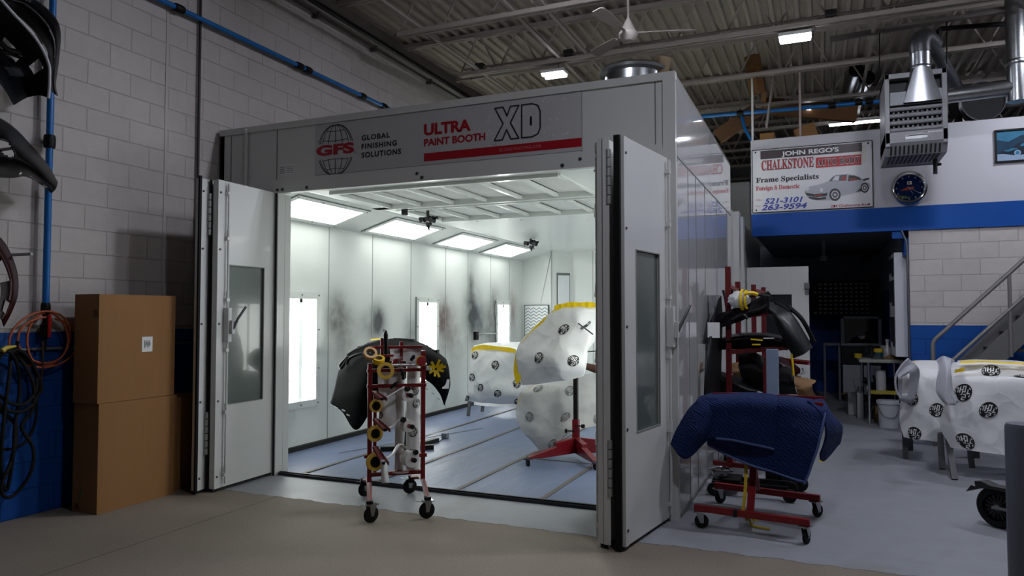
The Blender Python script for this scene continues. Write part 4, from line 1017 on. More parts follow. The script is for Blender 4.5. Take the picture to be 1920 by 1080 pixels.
def roll(name, c, ax, r0, r1, h, m, hubm, label, cat='tape', group=None, hub=True, core=None):
    ax = V(ax).normalized(); t = thing(name, label, cat, tuple(c), group)
    MB().ring(c, ax, r0, r1, h, 32).build('tape' if cat == 'tape' else 'film', m, t, smooth=40)
    if hub:
        MB().lathe(V(c) - ax * h * .45, ax, [(0, 0), (r0 * .3, 0), (r0, .0), (r0, h * .9), (r0 * .5, h * .9), (r0 * .45, h * .55), (r0 * .2, h * .5), (r0 * .2, h * 1.3), (0, h * 1.35)], 24).build('hub', hubm, t, smooth=35)
    elif core: MB().ring(c, ax, r0 - .003, r0, h * 1.01, 28).build('core', core, t, smooth=40)
    return settle(t)
M_core = mat('brown_card_core', '#8f7a5e', .8)
M_ymask = mat('yellow_masking_tape', '#cfa53a', .6, noise_=(12, .08))
roll('tape_roll', L(694, 663, -.03), (.15, -.8, .62), .036, .054, .036, M_tan, M_red, 'tan masking tape roll tilted on top of the trolley, leftmost', core=M_core, hub=False)
roll('tape_roll', L(710, 675, -.04), (.05, -.5, .9), .030, .047, .04, mat('bright_yellow_tape', '#e2bb16', .55, noise_=(12, .06)), M_core, 'bright yellow tape roll lying flat on top of the trolley between two others', core=M_core, hub=False)
roll('tape_roll', L(723, 695, -.075), (.02, -1, .1), .041, .067, .024, mat('pale_yellow_tape', '#d6ad3e', .6, noise_=(12, .06)), M_core, 'pale yellow tape ring hanging on edge at the front of the trolley top', core=M_core, hub=False)
for (x, y, r1, lab) in ((704.5, 761, .050, 'uppermost of three yellow tape rolls on black hubs at the side of the trolley'), (703, 813, .062, 'middle one of three yellow tape rolls on black hubs at the side of the trolley'), (703, 866, .070, 'lowest of three yellow tape rolls on black hubs at the side of the trolley')):
    roll('tape_roll', L(x, y, -.05), (.25, -1, .05), r1 * .72 if r1 < .055 else r1 * .62, r1, .03, M_ymask, M_black, lab, group='yellow tape rolls on the trolley side')
# white film rolls with a strip of film drawn to each cutter arm
for (x, y, r1, strip, lab) in ((762, 740, .050, ((757, 727), (745, 734), (733, 741), (722, 748)), 'upper clear film roll on the red trolley with its strip drawn left'),
                          (764, 798, .050, ((760, 788), (748, 788), (736, 800), (724, 806)), 'middle clear film roll on the red trolley with its strip drawn left'),
                          (768, 860, .063, ((762, 842), (748, 835), (736, 852), (722, 862)), 'lowest and thickest white film roll on the red trolley')):
    ax = V((.35, -1, 0)).normalized(); c = L(x, y, -.05)
    t = thing('film_roll', lab, 'film roll', tuple(c), 'film rolls on the trolley')
    MB().ring(c, ax, .018, r1, .10 if r1 > .055 else .06, 32).build('film', M_film, t, smooth=40)
    b = MB().tube([c - ax * .05, c + ax * .075], .016, 12, k=0); b.lathe(c + ax * .07, ax, [(0, 0), (.019, 0), (.019, .02), (.0, .024)], 14, 1)
    b.build('spindle', [mat('red_spindle', '#9a3a3a', .45), M_black], t, smooth=40)
    kb = L(x + (11 if r1 > .055 else -8 if y > 780 else 2), y - (12 if r1 > .055 else 11), -.09); MB().lathe(kb, (.3, -1, .1), [(0, -.02), (.02, -.02), (.024, 0), (.02, .02), (0, .022)], 8).build('knob', M_black, t, smooth=30)
    P = spline([L(px_, py_, -.05 - .03 * i) for i, (px_, py_) in enumerate(strip)], 18)
    w = .045 if r1 < .055 else .07
    b = MB(); b.grid(lambda u, v, P=P, w=w: P[min(int(u * 17 + .5), 17)] + V((.25, -1, .1)).normalized() * (w * (v - .5) * 1.2) + V((0, 0, (.012 * math.sin(v * 3.1) + .012 * (v - .5)))), 17, 6)
    if y > 850:
        b.grid(lambda u, v: L(713 + 12 * u - 2 * v * (1 - u) + 5 * v, 862 + 44 * v, -.16 - .02 * math.sin(u * 4)), 6, 10)
    b.build('film_strip', M_film, t, smooth=60, solid=.0015)
    settle(t)
# tall film roll and the sheet pulled from it
def standing_roll(px0, px1, py0, py1, v, label, m, prints=True, z0=None):
    a, e = L(px0, py1, v), L(px1, py0, v); r = (e.x - a.x) / 2; c = V(((a.x + e.x) / 2, v, a.z if z0 is None else z0)); h = e.z - c.z
    t = thing('film_roll', label, 'film roll', tuple(c))
    b = MB().lathe(c, (0, 0, 1), [(.02, 0), (r, 0), (r, h), (.02, h)], 32, 0)
    if prints:
        for zz, an in ((.35, -1.75), (.72, -1.5), (.6, -1.1), (.15, -1.9)):
            S_ = lambda u, w, zz=zz, an=an: c + V((math.cos(an + (u - .5) * 2) * (r + .001), math.sin(an + (u - .5) * 2) * (r + .001), h * zz + (w - .5) * .4))
            logo(b, S_, .5, .5, .042, 1, 2, lift=.001)
    b.build('film', [m, mat('grey_print_on_film', '#4a4b4d', .5), m], t, smooth=40)
    b = MB().lathe(c + V((0, 0, h)), (0, 0, 1), [(0, 0), (.018, 0), (.018, .01), (0, .012)], 14); b.build('core', M_core, t)
    return settle(t)
standing_roll(761, 788, 672, 882, .10, 'tall white film roll with round prints standing at the back of the red trolley', M_film)
standing_roll(740, 758, 690, 880, .05, 'slimmer tall white roll standing on the round plate of the red trolley', mat('grey_white_film', '#b7b5b3', .4), False, z0=L(750, 881, .02).z)
S = loft([[L(708, 700, .02), L(722, 694, .0), (L(738, 690, .03)), L(756, 690, .04)], [L(709, 725, .01), L(722, 722, .02), L(738, 720, .03), L(752, 720, .04)], [L(712, 765, .02), L(722, 766, 0), L(736, 764, .03), L(748, 762, .03)], [L(709, 806, .01), L(722, 804, .03), L(734, 803, .0), L(744, 798, .03)]], 24, 24, wob=.006, wsc=9)
b = MB(); shell(b, S, 24, 24); logo(b, S, .75, .25, .04, 1, 2, lift=.003); logo(b, S, .04, .78, .03, 1, 2, lift=.003)
settle(one(b, 'film_sheet', [M_film, M_ink, M_film], 'loose white film sheet hanging inside the frame of the red trolley', 'film sheet', smooth=60))
S = loft([[L(731, 655, .04), L(745, 652, .05), L(765, 654, .05), L(790, 656, .04)], [L(732, 664, .03), L(745, 664, .05), L(765, 662, .04), L(790, 666, .05)], [L(731, 678, .05), L(745, 676, .04), L(765, 678, .05), L(788, 678, .04)]], 20, 10, wob=.005, wsc=9)
b = MB(); shell(b, S, 20, 10); settle(one(b, 'film_sheet', M_film, 'crumpled white film draped across the top frame of the red trolley', 'film sheet', smooth=60))
# yellow tape scraps stuck on the end of the tube
c = L(817, 692, -.05); b = MB()
b.tube([L(800, 690, -.04), L(809, 691, -.05)], .018, 10, k=1)
for i in range(9):
    a = i * 2.4 + .3; r = .058 + .025 * random.random(); d = V((math.cos(a), -.25 - .3 * random.random(), math.sin(a))); n = V((-math.sin(a), 0, math.cos(a))) * .0105
    p0 = c + d * .01; p1 = c + d * r
    b.add([p0 - n, p0 + n, p1 + n * .9 + V((0, .004, 0)), p1 - n * .9], [(0, 1, 2, 3)], 0); b.add([q + V((0, .0015, 0)) for q in (p0 - n, p0 + n, p1 + n * .9 + V((0, .004, 0)), p1 - n * .9)], [(3, 2, 1, 0)], 0)
settle(one(b, 'tape_scraps', [M_yel, M_film], 'bundle of yellow tape scraps stuck on the right end of the trolley tube', 'tape'))
# hook and black tools
b = MB().tube(spline([L(718, 622, .0), L(720, 618, 0), L(722, 620, 0), L(723, 627, 0)], 10), .004, 6, k=1)
b.lathe(L(724, 664, 0), (-.02, 0, 1), [(.008, 0), (.014, .01), (.012, .06), (.015, .09), (.018, .15), (.010, .18), (.006, .19)], 12, 0)
settle(one(b, 'hanging_hook', [M_black, M_steel], 'black handled hook standing upright at the top of the red trolley', 'hook', smooth=40))
for (x0, y0, x1, y1, lab) in ((752, 692, 756, 712, 'black spring clamp hanging in the middle of the red trolley'), (732, 728, 744, 718, 'black scissor grip on the middle crossbar of the red trolley'), (770, 676, 775, 668, 'black round knob tool on top of the red trolley near its right post')):
    a, e = L(x0, y0, -.03), L(x1, y1, -.045); m_ = (a + e) / 2
    b = MB().tube([a, m_ + V((.012, 0, .01)), e], [.010, .015, .012], 8).tube([a + V((.012, 0, 0)), m_ + V((-.01, -.01, 0)), e + V((.012, 0, .006))], .006, 6)
    settle(one(b, 'hand_tool', M_black, lab, 'tool', smooth=40))

# ================================================================== PARTS BEING PAINTED IN THE BOOTH
# black bonnet on its stand
top = [(632, 702), (648, 668), (690, 646), (722, 637), (752, 635), (790, 643), (818, 657), (837, 676), (840, 700)]
BK = .92
def rowB(pts, ys): return rowY(pts, [y * BK for y in ys])
S = loft([rowB([(652, 664), (672, 652), (700, 641), (722, 637), (752, 635), (786, 642), (812, 655), (834, 672), (838, 680)], [7.9, 7.9, 7.95, 8.0, 8.0, 8.0, 8.0, 8.0, 7.95]),
          rowB([(636, 695), (656, 680), (690, 664), (722, 654), (755, 652), (790, 658), (816, 670), (839, 690), (842, 700)], [7.25, 7.2, 7.15, 7.1, 7.1, 7.15, 7.3, 7.5, 7.7]),
          rowB([(628, 728), (648, 735), (680, 720), (715, 695), (752, 682), (790, 688), (815, 700), (838, 720), (843, 725)], [7.15, 7.05, 6.95, 6.95, 6.95, 7.0, 7.2, 7.45, 7.6]),
          rowB([(620, 756), (642, 772), (668, 806), (698, 768), (735, 722), (775, 706), (805, 716), (824, 738), (833, 760)], [7.2, 7.1, 7.0, 7.0, 7.05, 7.1, 7.25, 7.45, 7.6])], 60, 30)
t = thing('car_bonnet', 'matt black curved car panel lying over a stand inside the booth behind the red trolley', 'car panel', tuple(S(.5, .5)))
M_matt = mat('matt_black_primer', '#08080a', .8, noise_=(6, .25), spec=.05)
shell(MB(), S, 60, 30).build('panel', M_matt, t, smooth=60, solid=.010)
b = MB()
for q in (((650, 683), (655, 672), (672, 664), (692, 662)), ((652, 684), (668, 686), (688, 672), (695, 662)), ((640, 690), (648, 678), (652, 672)), ((640, 692), (638, 684), (652, 668))):
    b.tube(spline([onY(x, y, 7.12 * BK) for x, y in q], 12), .018, 6)
b.build('lamp_opening', M_satin, t, smooth=40)
b = MB()
for x0, y0, x1, y1 in ((664, 660, 688, 655), (672, 652, 700, 646), (690, 645, 722, 639), (740, 636, 776, 638)): b.bar(onY(x0, y0, 7.85 * BK), onY(x1, y1, 7.85 * BK), .05, .03)
b.build('grille_slats', M_satin, t, bevel=.004)
b = MB()
for x, y in ((631, 764), (645, 769), (654, 778), (664, 792)): p = onY(x, y, 7.03 * BK); b.bar(p + V((-.02, -.01, .006)), p + V((.02, -.01, -.008)), .012, .010)
for x, y in ((803, 729), (815, 737), (826, 747)): p = onY(x, y, 7.35 * BK); b.bar(p + V((-.015, -.03, .006)), p + V((.015, -.03, -.008)), .012, .010)
b.build('clip_row', M_film, t)
p = onY(836, 720, 7.42 * BK); MB().obox(p, (.03, .015, 0), (.0, .003, 0), (.006, 0, .05)).build('paper_tag', mat('white_paper', '#d8d8d8', .7), t)
MB().bar(onY(696, 637, 7.9 * BK), onY(716, 635, 7.9 * BK), .03, .015).build('tape_strip', M_yel, t)
t = thing('panel_stand', 'black steel stand carrying the black curved car panel', 'stand', (-4.4, 7.25, 0))
MB().bar(onZ(713, 842, .03), onZ(813, 838, .03), .06, .05).build('foot_bar', M_black, t)
fm = (onZ(713, 842, .03) + onZ(813, 838, .03)) / 2
MB().bar(fm, fm + V((0, .08, 1.1)), .05, .05).build('post', M_black, t)
MB().bar(fm + V((-.35, .08, 1.08)), fm + V((.35, .08, 1.08)), .05, .05).build('top_bar', M_black, t)
MB().bar(fm + V((0, -.0, 0)), fm + V((.05, .6, 0)), .06, .05).build('foot_bar', M_black, t)

def wrap(name, rows, label, marks, nu=40, nv=40, wob=.012, wsc=4.5, seed=0, tape=None, film=None, ink=None, cat='wrapped panel', r=.056, solid=.004, parent_cat=True):
    S = loft(rows, nu, nv, wob, wsc, seed)
    t = thing(name, label, cat, tuple(S(.5, .5)))
    b = MB(); shell(b, S, nu, nv)
    for q in marks: logo(b, S, q[0], q[1], q[3] if len(q) > 3 else r, 1, 0, q[2] if len(q) > 2 else .2, lift=.007)
    b.build('film_wrap', [film or M_film, ink or M_ink], t, smooth=70)
    for tp in tape or []:
        P = spline(tp[0], 30); w = tp[1]
        b = MB()
        tv = V(tp[2])
        b.grid(lambda u, v, P=P, w=w, tv=tv: P[min(int(u * 29 + .5), 29)] + tv * (w * (v - .5) * (1 + .14 * math.sin(u * 17))) + V((0, -.012 - .003 * math.sin(u * 40), 0)), 29, 3)
        b.build('tape_edge', M_yel, t, smooth=60, label='yellow tape along the edge')
    return t, S
# wrapped bumper further back in the booth
t, S = wrap('wrapped_bumper', [rowY([(888, 760), (920, 762), (975, 764), (1010, 764)], 10.15), rowY([(892, 655), (925, 651), (975, 648), (1010, 640)], 10.1), rowY([(885, 653), (925, 651), (972, 655), (1010, 655)], 9.4),
        rowY([(882, 664), (925, 660), (972, 662), (1010, 664)], 9.28), rowY([(880, 700), (925, 703), (972, 700), (1010, 700)], [9.24, 9.2, 9.3, 9.3]), rowY([(876, 735), (922, 732), (972, 738), (1010, 738)], [9.28, 9.18, 9.24, 9.24]), rowY([(872, 751), (915, 756), (972, 758), (1010, 760)], 9.3)],
        'white film wrapped bumper with round black prints on a stand far inside the booth', [(.06, .51), (.36, .6), (.04, .70, .1), (.18, .80), (.41, .86), (.66, .95), (.64, .75), (.01, .95)], seed=1, wob=.016,
        tape=[([onY(x, y, 9.30) for x, y in ((884, 668), (886, 656), (900, 651), (925, 652), (950, 655), (968, 658))], .06, (0, .1, 1))])
t = thing('panel_stand', 'low grey folding stand under the wrapped bumper far inside the booth', 'stand', (-4.6, 9.8, 0))
for q in ((878, 780), (904, 772)):
    p = onZ(*q, 0.02); MB().bar(p, p + V((.06, .0, .55)), .04, .04, up=(1, 0, 0)).build('leg', mat('grey_stand_paint', '#55575a', .5), t)
for x in (-4.1, -3.9): MB().bar((x, 9.9, .02), (x + .03, 9.9, .55), .04, .04, up=(1, 0, 0)).build('leg', mat('grey_stand_paint', '#55575a', .5), t)
MB().bar((-4.88, 10.0, .55), (-3.85, 9.95, .55), .05, .05).build('top_rail', mat('grey_stand_paint', '#55575a', .5), t)
M_thin = mat('thin_white_film', '#cfd0ce', .4, noise_=(4, .05), bump=(6, .4)); crumple(M_thin)
# lower wrapped panel on the red stand
t, S = wrap('wrapped_fender', [rowY([(1000, 716), (1030, 714), (1070, 712), (1100, 700), (1135, 690)], 7.62), rowY([(976, 738), (1020, 735), (1065, 735), (1105, 735), (1140, 730)], [7.55, 7.5, 7.55, 7.6, 7.65]), rowY([(968, 775), (1015, 780), (1065, 775), (1110, 770), (1145, 770)], [7.55, 7.48, 7.55, 7.58, 7.65]),
        rowY([(978, 808), (1010, 822), (1050, 812), (1105, 800), (1145, 800)], [7.55, 7.5, 7.5, 7.55, 7.65]), rowY([(1004, 838), (1022, 852), (1040, 838), (1070, 806), (1118, 800)], [7.55, 7.52, 7.5, 7.5, 7.6])],
        'loosely wrapped pale film panel hanging low on the red stand in the booth', [(.18, .18, .3), (.52, .22, .1), (.13, .52, .3), (.48, .55, .2), (.82, .62, .2), (.42, .9, .5)], seed=2, wob=.02, wsc=4, film=M_thin, ink=mat('grey_ghost_print', '#7a7b7b', .5),
        tape=[([onY(x, y, 7.52) for x, y in ((972, 758), (978, 742), (990, 730), (1002, 722))], .03, (.4, 0, .4))], r=.056)
# upper wrapped panel
t, S = wrap('wrapped_fender', [rowY([(1040, 574), (1062, 571), (1090, 570), (1120, 571), (1145, 572)], [7.6, 7.6, 7.6, 7.65, 7.7]), rowY([(1036, 581), (1062, 578), (1090, 577), (1118, 578), (1145, 580)], [7.22, 7.2, 7.2, 7.25, 7.3]), rowY([(1012, 603), (1040, 606), (1075, 608), (1108, 606), (1135, 610)], [7.2, 7.14, 7.12, 7.2, 7.3]), rowY([(978, 636), (1020, 645), (1060, 650), (1096, 652), (1106, 654)], [7.2, 7.1, 7.05, 7.12, 7.2]),
        rowY([(968, 668), (1012, 672), (1056, 672), (1094, 672), (1101, 674)], [7.18, 7.06, 7.0, 7.1, 7.16]), rowY([(970, 692), (1010, 698), (1052, 694), (1092, 690), (1098, 692)], [7.18, 7.08, 7.02, 7.1, 7.14]), rowY([(978, 722), (1012, 720), (1052, 714), (1090, 706), (1096, 702)], [7.2, 7.12, 7.1, 7.14, 7.16])],
        'large white film wrapped car panel with yellow tape edge held up on the red stand', [(.40, .37, .15), (.24, .66, .2), (.62, .70, .5), (.74, .13, .8, .05)], seed=3, wob=.012, wsc=4,
        tape=[([onY(x, y, 7.2) for x, y in ((974, 716), (968, 690), (970, 665), (980, 642), (1000, 618), (1025, 596), (1040, 582))], .10, (.5, 0, .7)), ([onY(x, y, 7.2) for x, y in ((1040, 578), (1062, 572), (1090, 571), (1120, 572))], .05, (0, 0, 1))], r=.058)
# red stand
sx = onZ(1078, 845, 0.0); sx = onY(1080, 830, 7.35); cx = V((sx.x, 7.35, 0))
t = thing('panel_stand', 'red steel stand on casters with a dark upright, inside the booth', 'stand', (cx.x, cx.y, 0))
M_sred = mat('stand_red', '#650a13', .35, coat=.2, noise_=(12, .12))
MB().bar(cx + V((0, 0, .10)), cx + V((0, 0, .42)), .065, .065, up=(0, 1, 0)).build('sleeve', M_sred, t, bevel=.004)
MB().bar(cx + V((0, 0, .40)), cx + V((0, 0, .98)), .045, .045, up=(0, 1, 0)).build('upright', mat('dark_brown_bar', '#1d1718', .35, .3), t, bevel=.003)
fe = onZ(990, 858, .09)
def gus(e, name='leg'):
    d = (V((e.x, e.y, 0)) - V((cx.x, cx.y, 0))); l = d.length; d.normalize(); n = V((-d.y, d.x, 0))
    pr_ = [(0.0, .07), (l, .07), (l, .10), (l * .45, .16), (l * .45, .205), (0.0, .235)]
    MB().prism([cx + d * a + V((0, 0, z)) - n * .03 for a, z in pr_], n * .06).build(name, M_sred, t, bevel=.003)
gus(fe); gus(cx + V((.55, .25, 0))); gus(cx + V((.35, -.45, 0)))
p = V((fe.x - .0, fe.y, .04))
for e in (fe, cx + V((.55, .25, 0)), cx + V((.35, -.45, 0))):
    w = MB().lathe((e.x - .015, e.y, .042), (.8, .6, 0), [(.01, 0), (.04, .0), (.042, .012), (.04, .026), (.01, .026)], 16).build('caster', M_rubber, t, smooth=35)
    MB().box(e.x - .03, e.x + .03, e.y - .03, e.y + .03, .07, .085).build('fork', M_steel, w)
for dz, sx_ in ((.36, 1), (.30, -1)):
    MB().tube([cx + V((0, -.03, dz)), cx + V((.09 * sx_, -.05, dz - .0))], .007, 6).lathe(cx + V((.09 * sx_, -.05, dz)), (sx_, -.3, 0), [(0, -.01), (.02, -.01), (.022, .015), (0, .02)], 10).build('clamp_screw', M_black, t, smooth=35)
MB().tube([V((fe.x + .05, fe.y - .02, .09)), cx + V((.35, -.45, .06))], .006, 6).build('tie_rod', M_steel, t)
MB().bar(cx + V((0, .03, .95)), cx + V((0, .25, 1.45)), .04, .04).build('carrier_arm', M_black, t)
MB().tube([onY(1090, 684, 7.3), onY(1118, 692, 7.3), onY(1150, 698, 7.3)], [.03, .045, .05], 12).build('padded_arm', mat('brown_leather_pad', '#4a2e22', .6), t, smooth=40)
b = MB().bar(onY(1084, 606, 7.1), onY(1112, 627, 7.1), .014, .012).tube(spline([onY(1090, 616, 7.08), onY(1100, 610, 7.0), onY(1106, 604, 7.05)], 8), .014, 6).bar(onY(1096, 660, 7.18), onY(1120, 658, 7.18), .02, .012)
b.build('clamp_bar', M_steel, t)
MB().box(cx.x + .12, cx.x + .5, 7.75, 8.0, .02, .34).build('weight_box', M_dark, t)

# ================================================================== QUILT COVERED STAND AND THE PARTS RACK
def caster(parent, x, y, z_top, r=.05, yaw=0.0, name='caster'):
    d = V((math.cos(yaw), math.sin(yaw), 0)); n = V((-d.y, d.x, 0)); c = V((x, y, r)) + d * .018
    w = MB().lathe(c - n * .014, n, [(.015, 0), (r * .75, 0), (r * .95, .004), (r, .010), (r, .018), (r * .95, .024), (r * .75, .028), (.015, .028)], 22).build(name, M_rubber, parent, smooth=35)
    f = MB()
    for s in (-1, 1): f.prism([c + n * .02 * s + d * -.012 + V((0, 0, -.010)), c + n * .02 * s + d * .012 + V((0, 0, -.010)), c + n * .02 * s + d * .012 + V((0, 0, z_top - r - .004)), c + n * .02 * s + d * -.045 + V((0, 0, z_top - r - .004))], n * .003)
    f.obox(V((x, y, z_top - .004)), d * .04, n * .032, (0, 0, .004)); f.tube([c - n * .025, c + n * .025], .007, 8)
    f.build('fork', M_galv, w)
t = thing('panel_stand', 'red wheeled stand under the dark blue quilted blanket', 'stand', (-.45, 5.65, 0))
M_r2 = mat('bright_red_enamel', '#780e14', .42, coat=.1, noise_=(14, .15))
f0, f1, r0, r1 = V((-.86, 5.345, .145)), V((-.09, 5.25, .145)), V((-.82, 6.10, .145)), V((-.03, 5.97, .145))
MB().bar(f0, f1, .04, .045).build('base_bar', M_r2, t, bevel=.003)
MB().bar(r0, r1, .04, .045).build('base_bar', mat('dull_red_enamel', '#8a1a22', .5), t, bevel=.003)
fm, rm = f0.lerp(f1, .5), r0.lerp(r1, .42)
MB().bar(fm, fm.lerp(rm, .5) + V((0, 0, .25)), .05, .03).build('strut', M_r2, t, bevel=.003)
MB().bar(rm, fm.lerp(rm, .5) + V((0, 0, .25)), .05, .03).build('strut', M_r2, t, bevel=.003)
pm = fm.lerp(rm, .5)
MB().bar(pm + V((0, 0, .24)), pm + V((0, 0, .72)), .045, .045, up=(0, 1, 0)).build('upright', M_red, t)
for y in (5.50, 5.9): MB().bar((-.80, y, .905), (.0, y, .905), .03, .025).build('top_rail', M_red, t)
MB().bar((pm.x, 5.5, .89), (pm.x, 5.9, .89), .03, .025).build('top_rail', M_red, t)
MB().bar(fm + V((-.11, 0, 0)), fm + V((-.085, -.001, 0)), .042, .047).build('joint_collar', M_dark, t)
for p, yaw in ((f0 + V((.03, 0, 0)), .3), (f1 - V((.03, 0, 0)), 1.2), (r0 + V((.03, 0, 0)), .8), (r1 - V((.03, 0, 0)), .9)): caster(t, p.x, p.y, .122, .05, yaw)
def quilt():
    m = bpy.data.materials.new('navy_quilt'); m.use_nodes = True; nt = m.node_tree; b = nt.nodes['Principled BSDF']
    g = N(nt, 'NewGeometry')
    wv = N(nt, 'TexWave'); wv.bands_direction = 'DIAGONAL'; wv.inputs['Scale'].default_value = 20; wv.inputs['Distortion'].default_value = 7; wv.inputs['Detail'].default_value = 1; wv.inputs['Detail Scale'].default_value = 1.2
    nt.links.new(g.outputs['Position'], wv.inputs['Vector'])
    nz = N(nt, 'TexNoise'); nz.inputs['Scale'].default_value = 60; nt.links.new(g.outputs['Position'], nz.inputs['Vector'])
    c = mixc(nt, wv.outputs['Fac'], lin('#121f45'), lin('#1a2f63')); c = mixc(nt, math_(nt, 'MULTIPLY', nz.outputs['Fac'], .4), c, lin('#0f1a38'))
    nt.links.new(c, b.inputs['Base Color']); b.inputs['Roughness'].default_value = .85; b.inputs['Specular IOR Level'].default_value = .2
    h = math_(nt, 'ADD', wv.outputs['Fac'], math_(nt, 'MULTIPLY', nz.outputs['Fac'], .3))
    bp = N(nt, 'Bump'); bp.inputs['Strength'].default_value = .6; bp.inputs['Distance'].default_value = .006; nt.links.new(h, bp.inputs['Height']); nt.links.new(bp.outputs[0], b.inputs['Normal'])
    return m
M_quilt = quilt(); M_hem = mat('grey_blue_stitching', '#4a5c8c', .8)
t = thing('moving_blanket', 'dark blue quilted moving blanket folded over the red wheeled stand', 'blanket', (-.4, 5.5, .5))
def layer(name, rows, wob, seed, hem=()):
    S = loft(rows, 40, 30, wob, 7, seed); b = MB(); shell(b, S, 40, 30)
    for q in hem: b.tube([S(*(np.array(q[0]) + (np.array(q[1]) - np.array(q[0])) * k / 24)) + V((0, -.006, .0)) for k in range(25)], .0028, 4, k=1)
    return b.build(name, [M_quilt, M_hem], t, smooth=75, solid=.012)
layer('back_fold', [rowY([(1345, 738), (1400, 737), (1450, 741), (1500, 745), (1538, 752)], 6.0), rowY([(1318, 749), (1372, 747), (1430, 748), (1490, 752), (1552, 766)], [5.5, 5.47, 5.45, 5.44, 5.5]), rowY([(1322, 770), (1372, 778), (1430, 782), (1488, 788), (1546, 795)], [5.42, 5.42, 5.40, 5.36, 5.40]), rowY([(1324, 806), (1375, 822), (1430, 832), (1484, 842), (1531, 852)], [5.46, 5.42, 5.40, 5.35, 5.36]), rowY([(1326, 836), (1375, 861), (1430, 882), (1475, 896), (1510, 907)], [5.46, 5.42, 5.4, 5.36, 5.34])], .008, 4, [((0, .985), (1, .985)), ((.985, .35), (.985, 1))])
layer('front_fold', [rowY([(1330, 739), (1380, 738), (1420, 738), (1455, 741)], 5.95), rowY([(1306, 750), (1360, 747), (1410, 747), (1456, 749)], [5.44, 5.42, 5.4, 5.41]), rowY([(1308, 785), (1360, 786), (1410, 790), (1455, 795)], [5.38, 5.36, 5.35, 5.36]), rowY([(1316, 822), (1362, 826), (1408, 834), (1450, 844)], [5.38, 5.36, 5.35, 5.36])], .006, 5, [((.2, .985), (1, .985))])
layer('left_corner', [rowY([(1312, 748), (1326, 746), (1345, 748)], [5.48, 5.42, 5.40]), rowY([(1290, 770), (1308, 772), (1334, 780)], [5.40, 5.32, 5.36]), rowY([(1268, 808), (1296, 812), (1328, 812)], [5.38, 5.28, 5.36]), rowY([(1257, 832), (1284, 860), (1324, 826)], [5.36, 5.30, 5.4])], .006, 6)
layer('right_corner', [rowY([(1515, 752), (1540, 749), (1546, 754)], [5.46, 5.7, 5.98]), rowY([(1540, 775), (1556, 778), (1562, 778)], [5.40, 5.6, 5.95]), rowY([(1548, 812), (1566, 806), (1579, 800)], [5.42, 5.62, 5.95]), rowY([(1538, 852), (1544, 864), (1574, 832)], [5.46, 5.6, 5.9])], .008, 7)
b = MB(); P = [onY(1399, 870, 5.5), onY(1398, 905, 5.4), onY(1396, 935, 5.32), onY(1393, 957, 5.30)]; P = spline(P, 14)
b.grid(lambda u, v: P[int(v * 13 + .5)] + V(((u - .5) * .022, 0, 0)), 1, 13)
c = onZ(1408, 978, .02); b.tube(spline([P[-1], onZ(1404, 972, .05), onZ(1410, 985, .012), onZ(1426, 989, .01), onZ(1443, 992, .01)], 16), .007, 6)
for i in range(5): a = i * 1.3; b.add([c + V((math.cos(a) * .045, math.sin(a) * .03, .002)), c + V((math.cos(a + .5) * .05, math.sin(a + .5) * .04, .02 + .01 * i)), c + V((0, .01, .03))], [(0, 1, 2)])
one(b, 'yellow_strap', mat('yellow_webbing', '#b89a12', .7), 'yellow strap hanging from the quilted blanket to the floor', 'strap', solid=.003)
p = onZ(1541, 864, .01); one(MB().obox(p, (.025, .004, 0), (0, .018, .004), (0, 0, .004)), 'tape_scrap', M_yel, 'scrap of yellow tape on the grey floor right of the quilted blanket', 'tape')

# long black trolley jack and the grey post behind the blanket
t = thing('trolley_jack', 'long low black trolley jack on the floor behind the quilted blanket', 'jack', (-.6, 6.2, 0))
b = MB().box(-.88, -.28, 6.36, 6.40, .06, .12).box(-.88, -.28, 6.58, 6.62, .06, .12).box(-.80, -.65, 6.36, 6.62, .08, .14)
b.build('frame', M_satin, t, bevel=.004)
for x in (-.86, -.26):
    for y in (6.34, 6.64): MB().lathe((x, y - .02, .055), (0, 1, 0), [(.01, 0), (.05, 0), (.055, .01), (.055, .03), (.05, .04), (.01, .04)], 18).build('wheel', M_rubber, t, smooth=35)
MB().tube(spline([(-.92, 6.45, .20), (-.80, 6.42, .23), (-.72, 6.45, .20), (-.80, 6.5, .18), (-.92, 6.48, .19)], 20), .010, 6).build('handle_loop', M_chrome, t, smooth=40)
MB().lathe((-.82, 6.48, .12), (0, 0, 1), [(.05, 0), (.06, .03), (.05, .05), (0, .055)], 14).build('saddle', M_steel, t, smooth=40)
t = thing('steel_post', 'square blue grey steel post standing behind the quilted blanket', 'post', (-.40, 6.62, 0))
MB().box(-.455, -.355, 6.74, 6.84, .14, 1.225).build('post', mat('blue_grey_enamel', '#7d8ea4', .4, noise_=(6, .06)), t, bevel=.004)
b = MB().box(-.47, -.33, 6.70, 6.86, .02, .26); b.build('foot', M_satin, t, bevel=.006)
b = MB()
for x in (-.435, -.365):
    for z in (.12, .22): b.cyl((x, 6.70, z), (x, 6.69, z), .012, n=8)
b.build('bolt', M_chrome, t)
for x in (-.29, -.20): MB().lathe((x, 6.76, .07), (.3, 1, 0), [(.01, 0), (.065, 0), (.07, .01), (.07, .03), (.065, .04), (.01, .04)], 20).build('wheel', M_rubber, t, smooth=35)

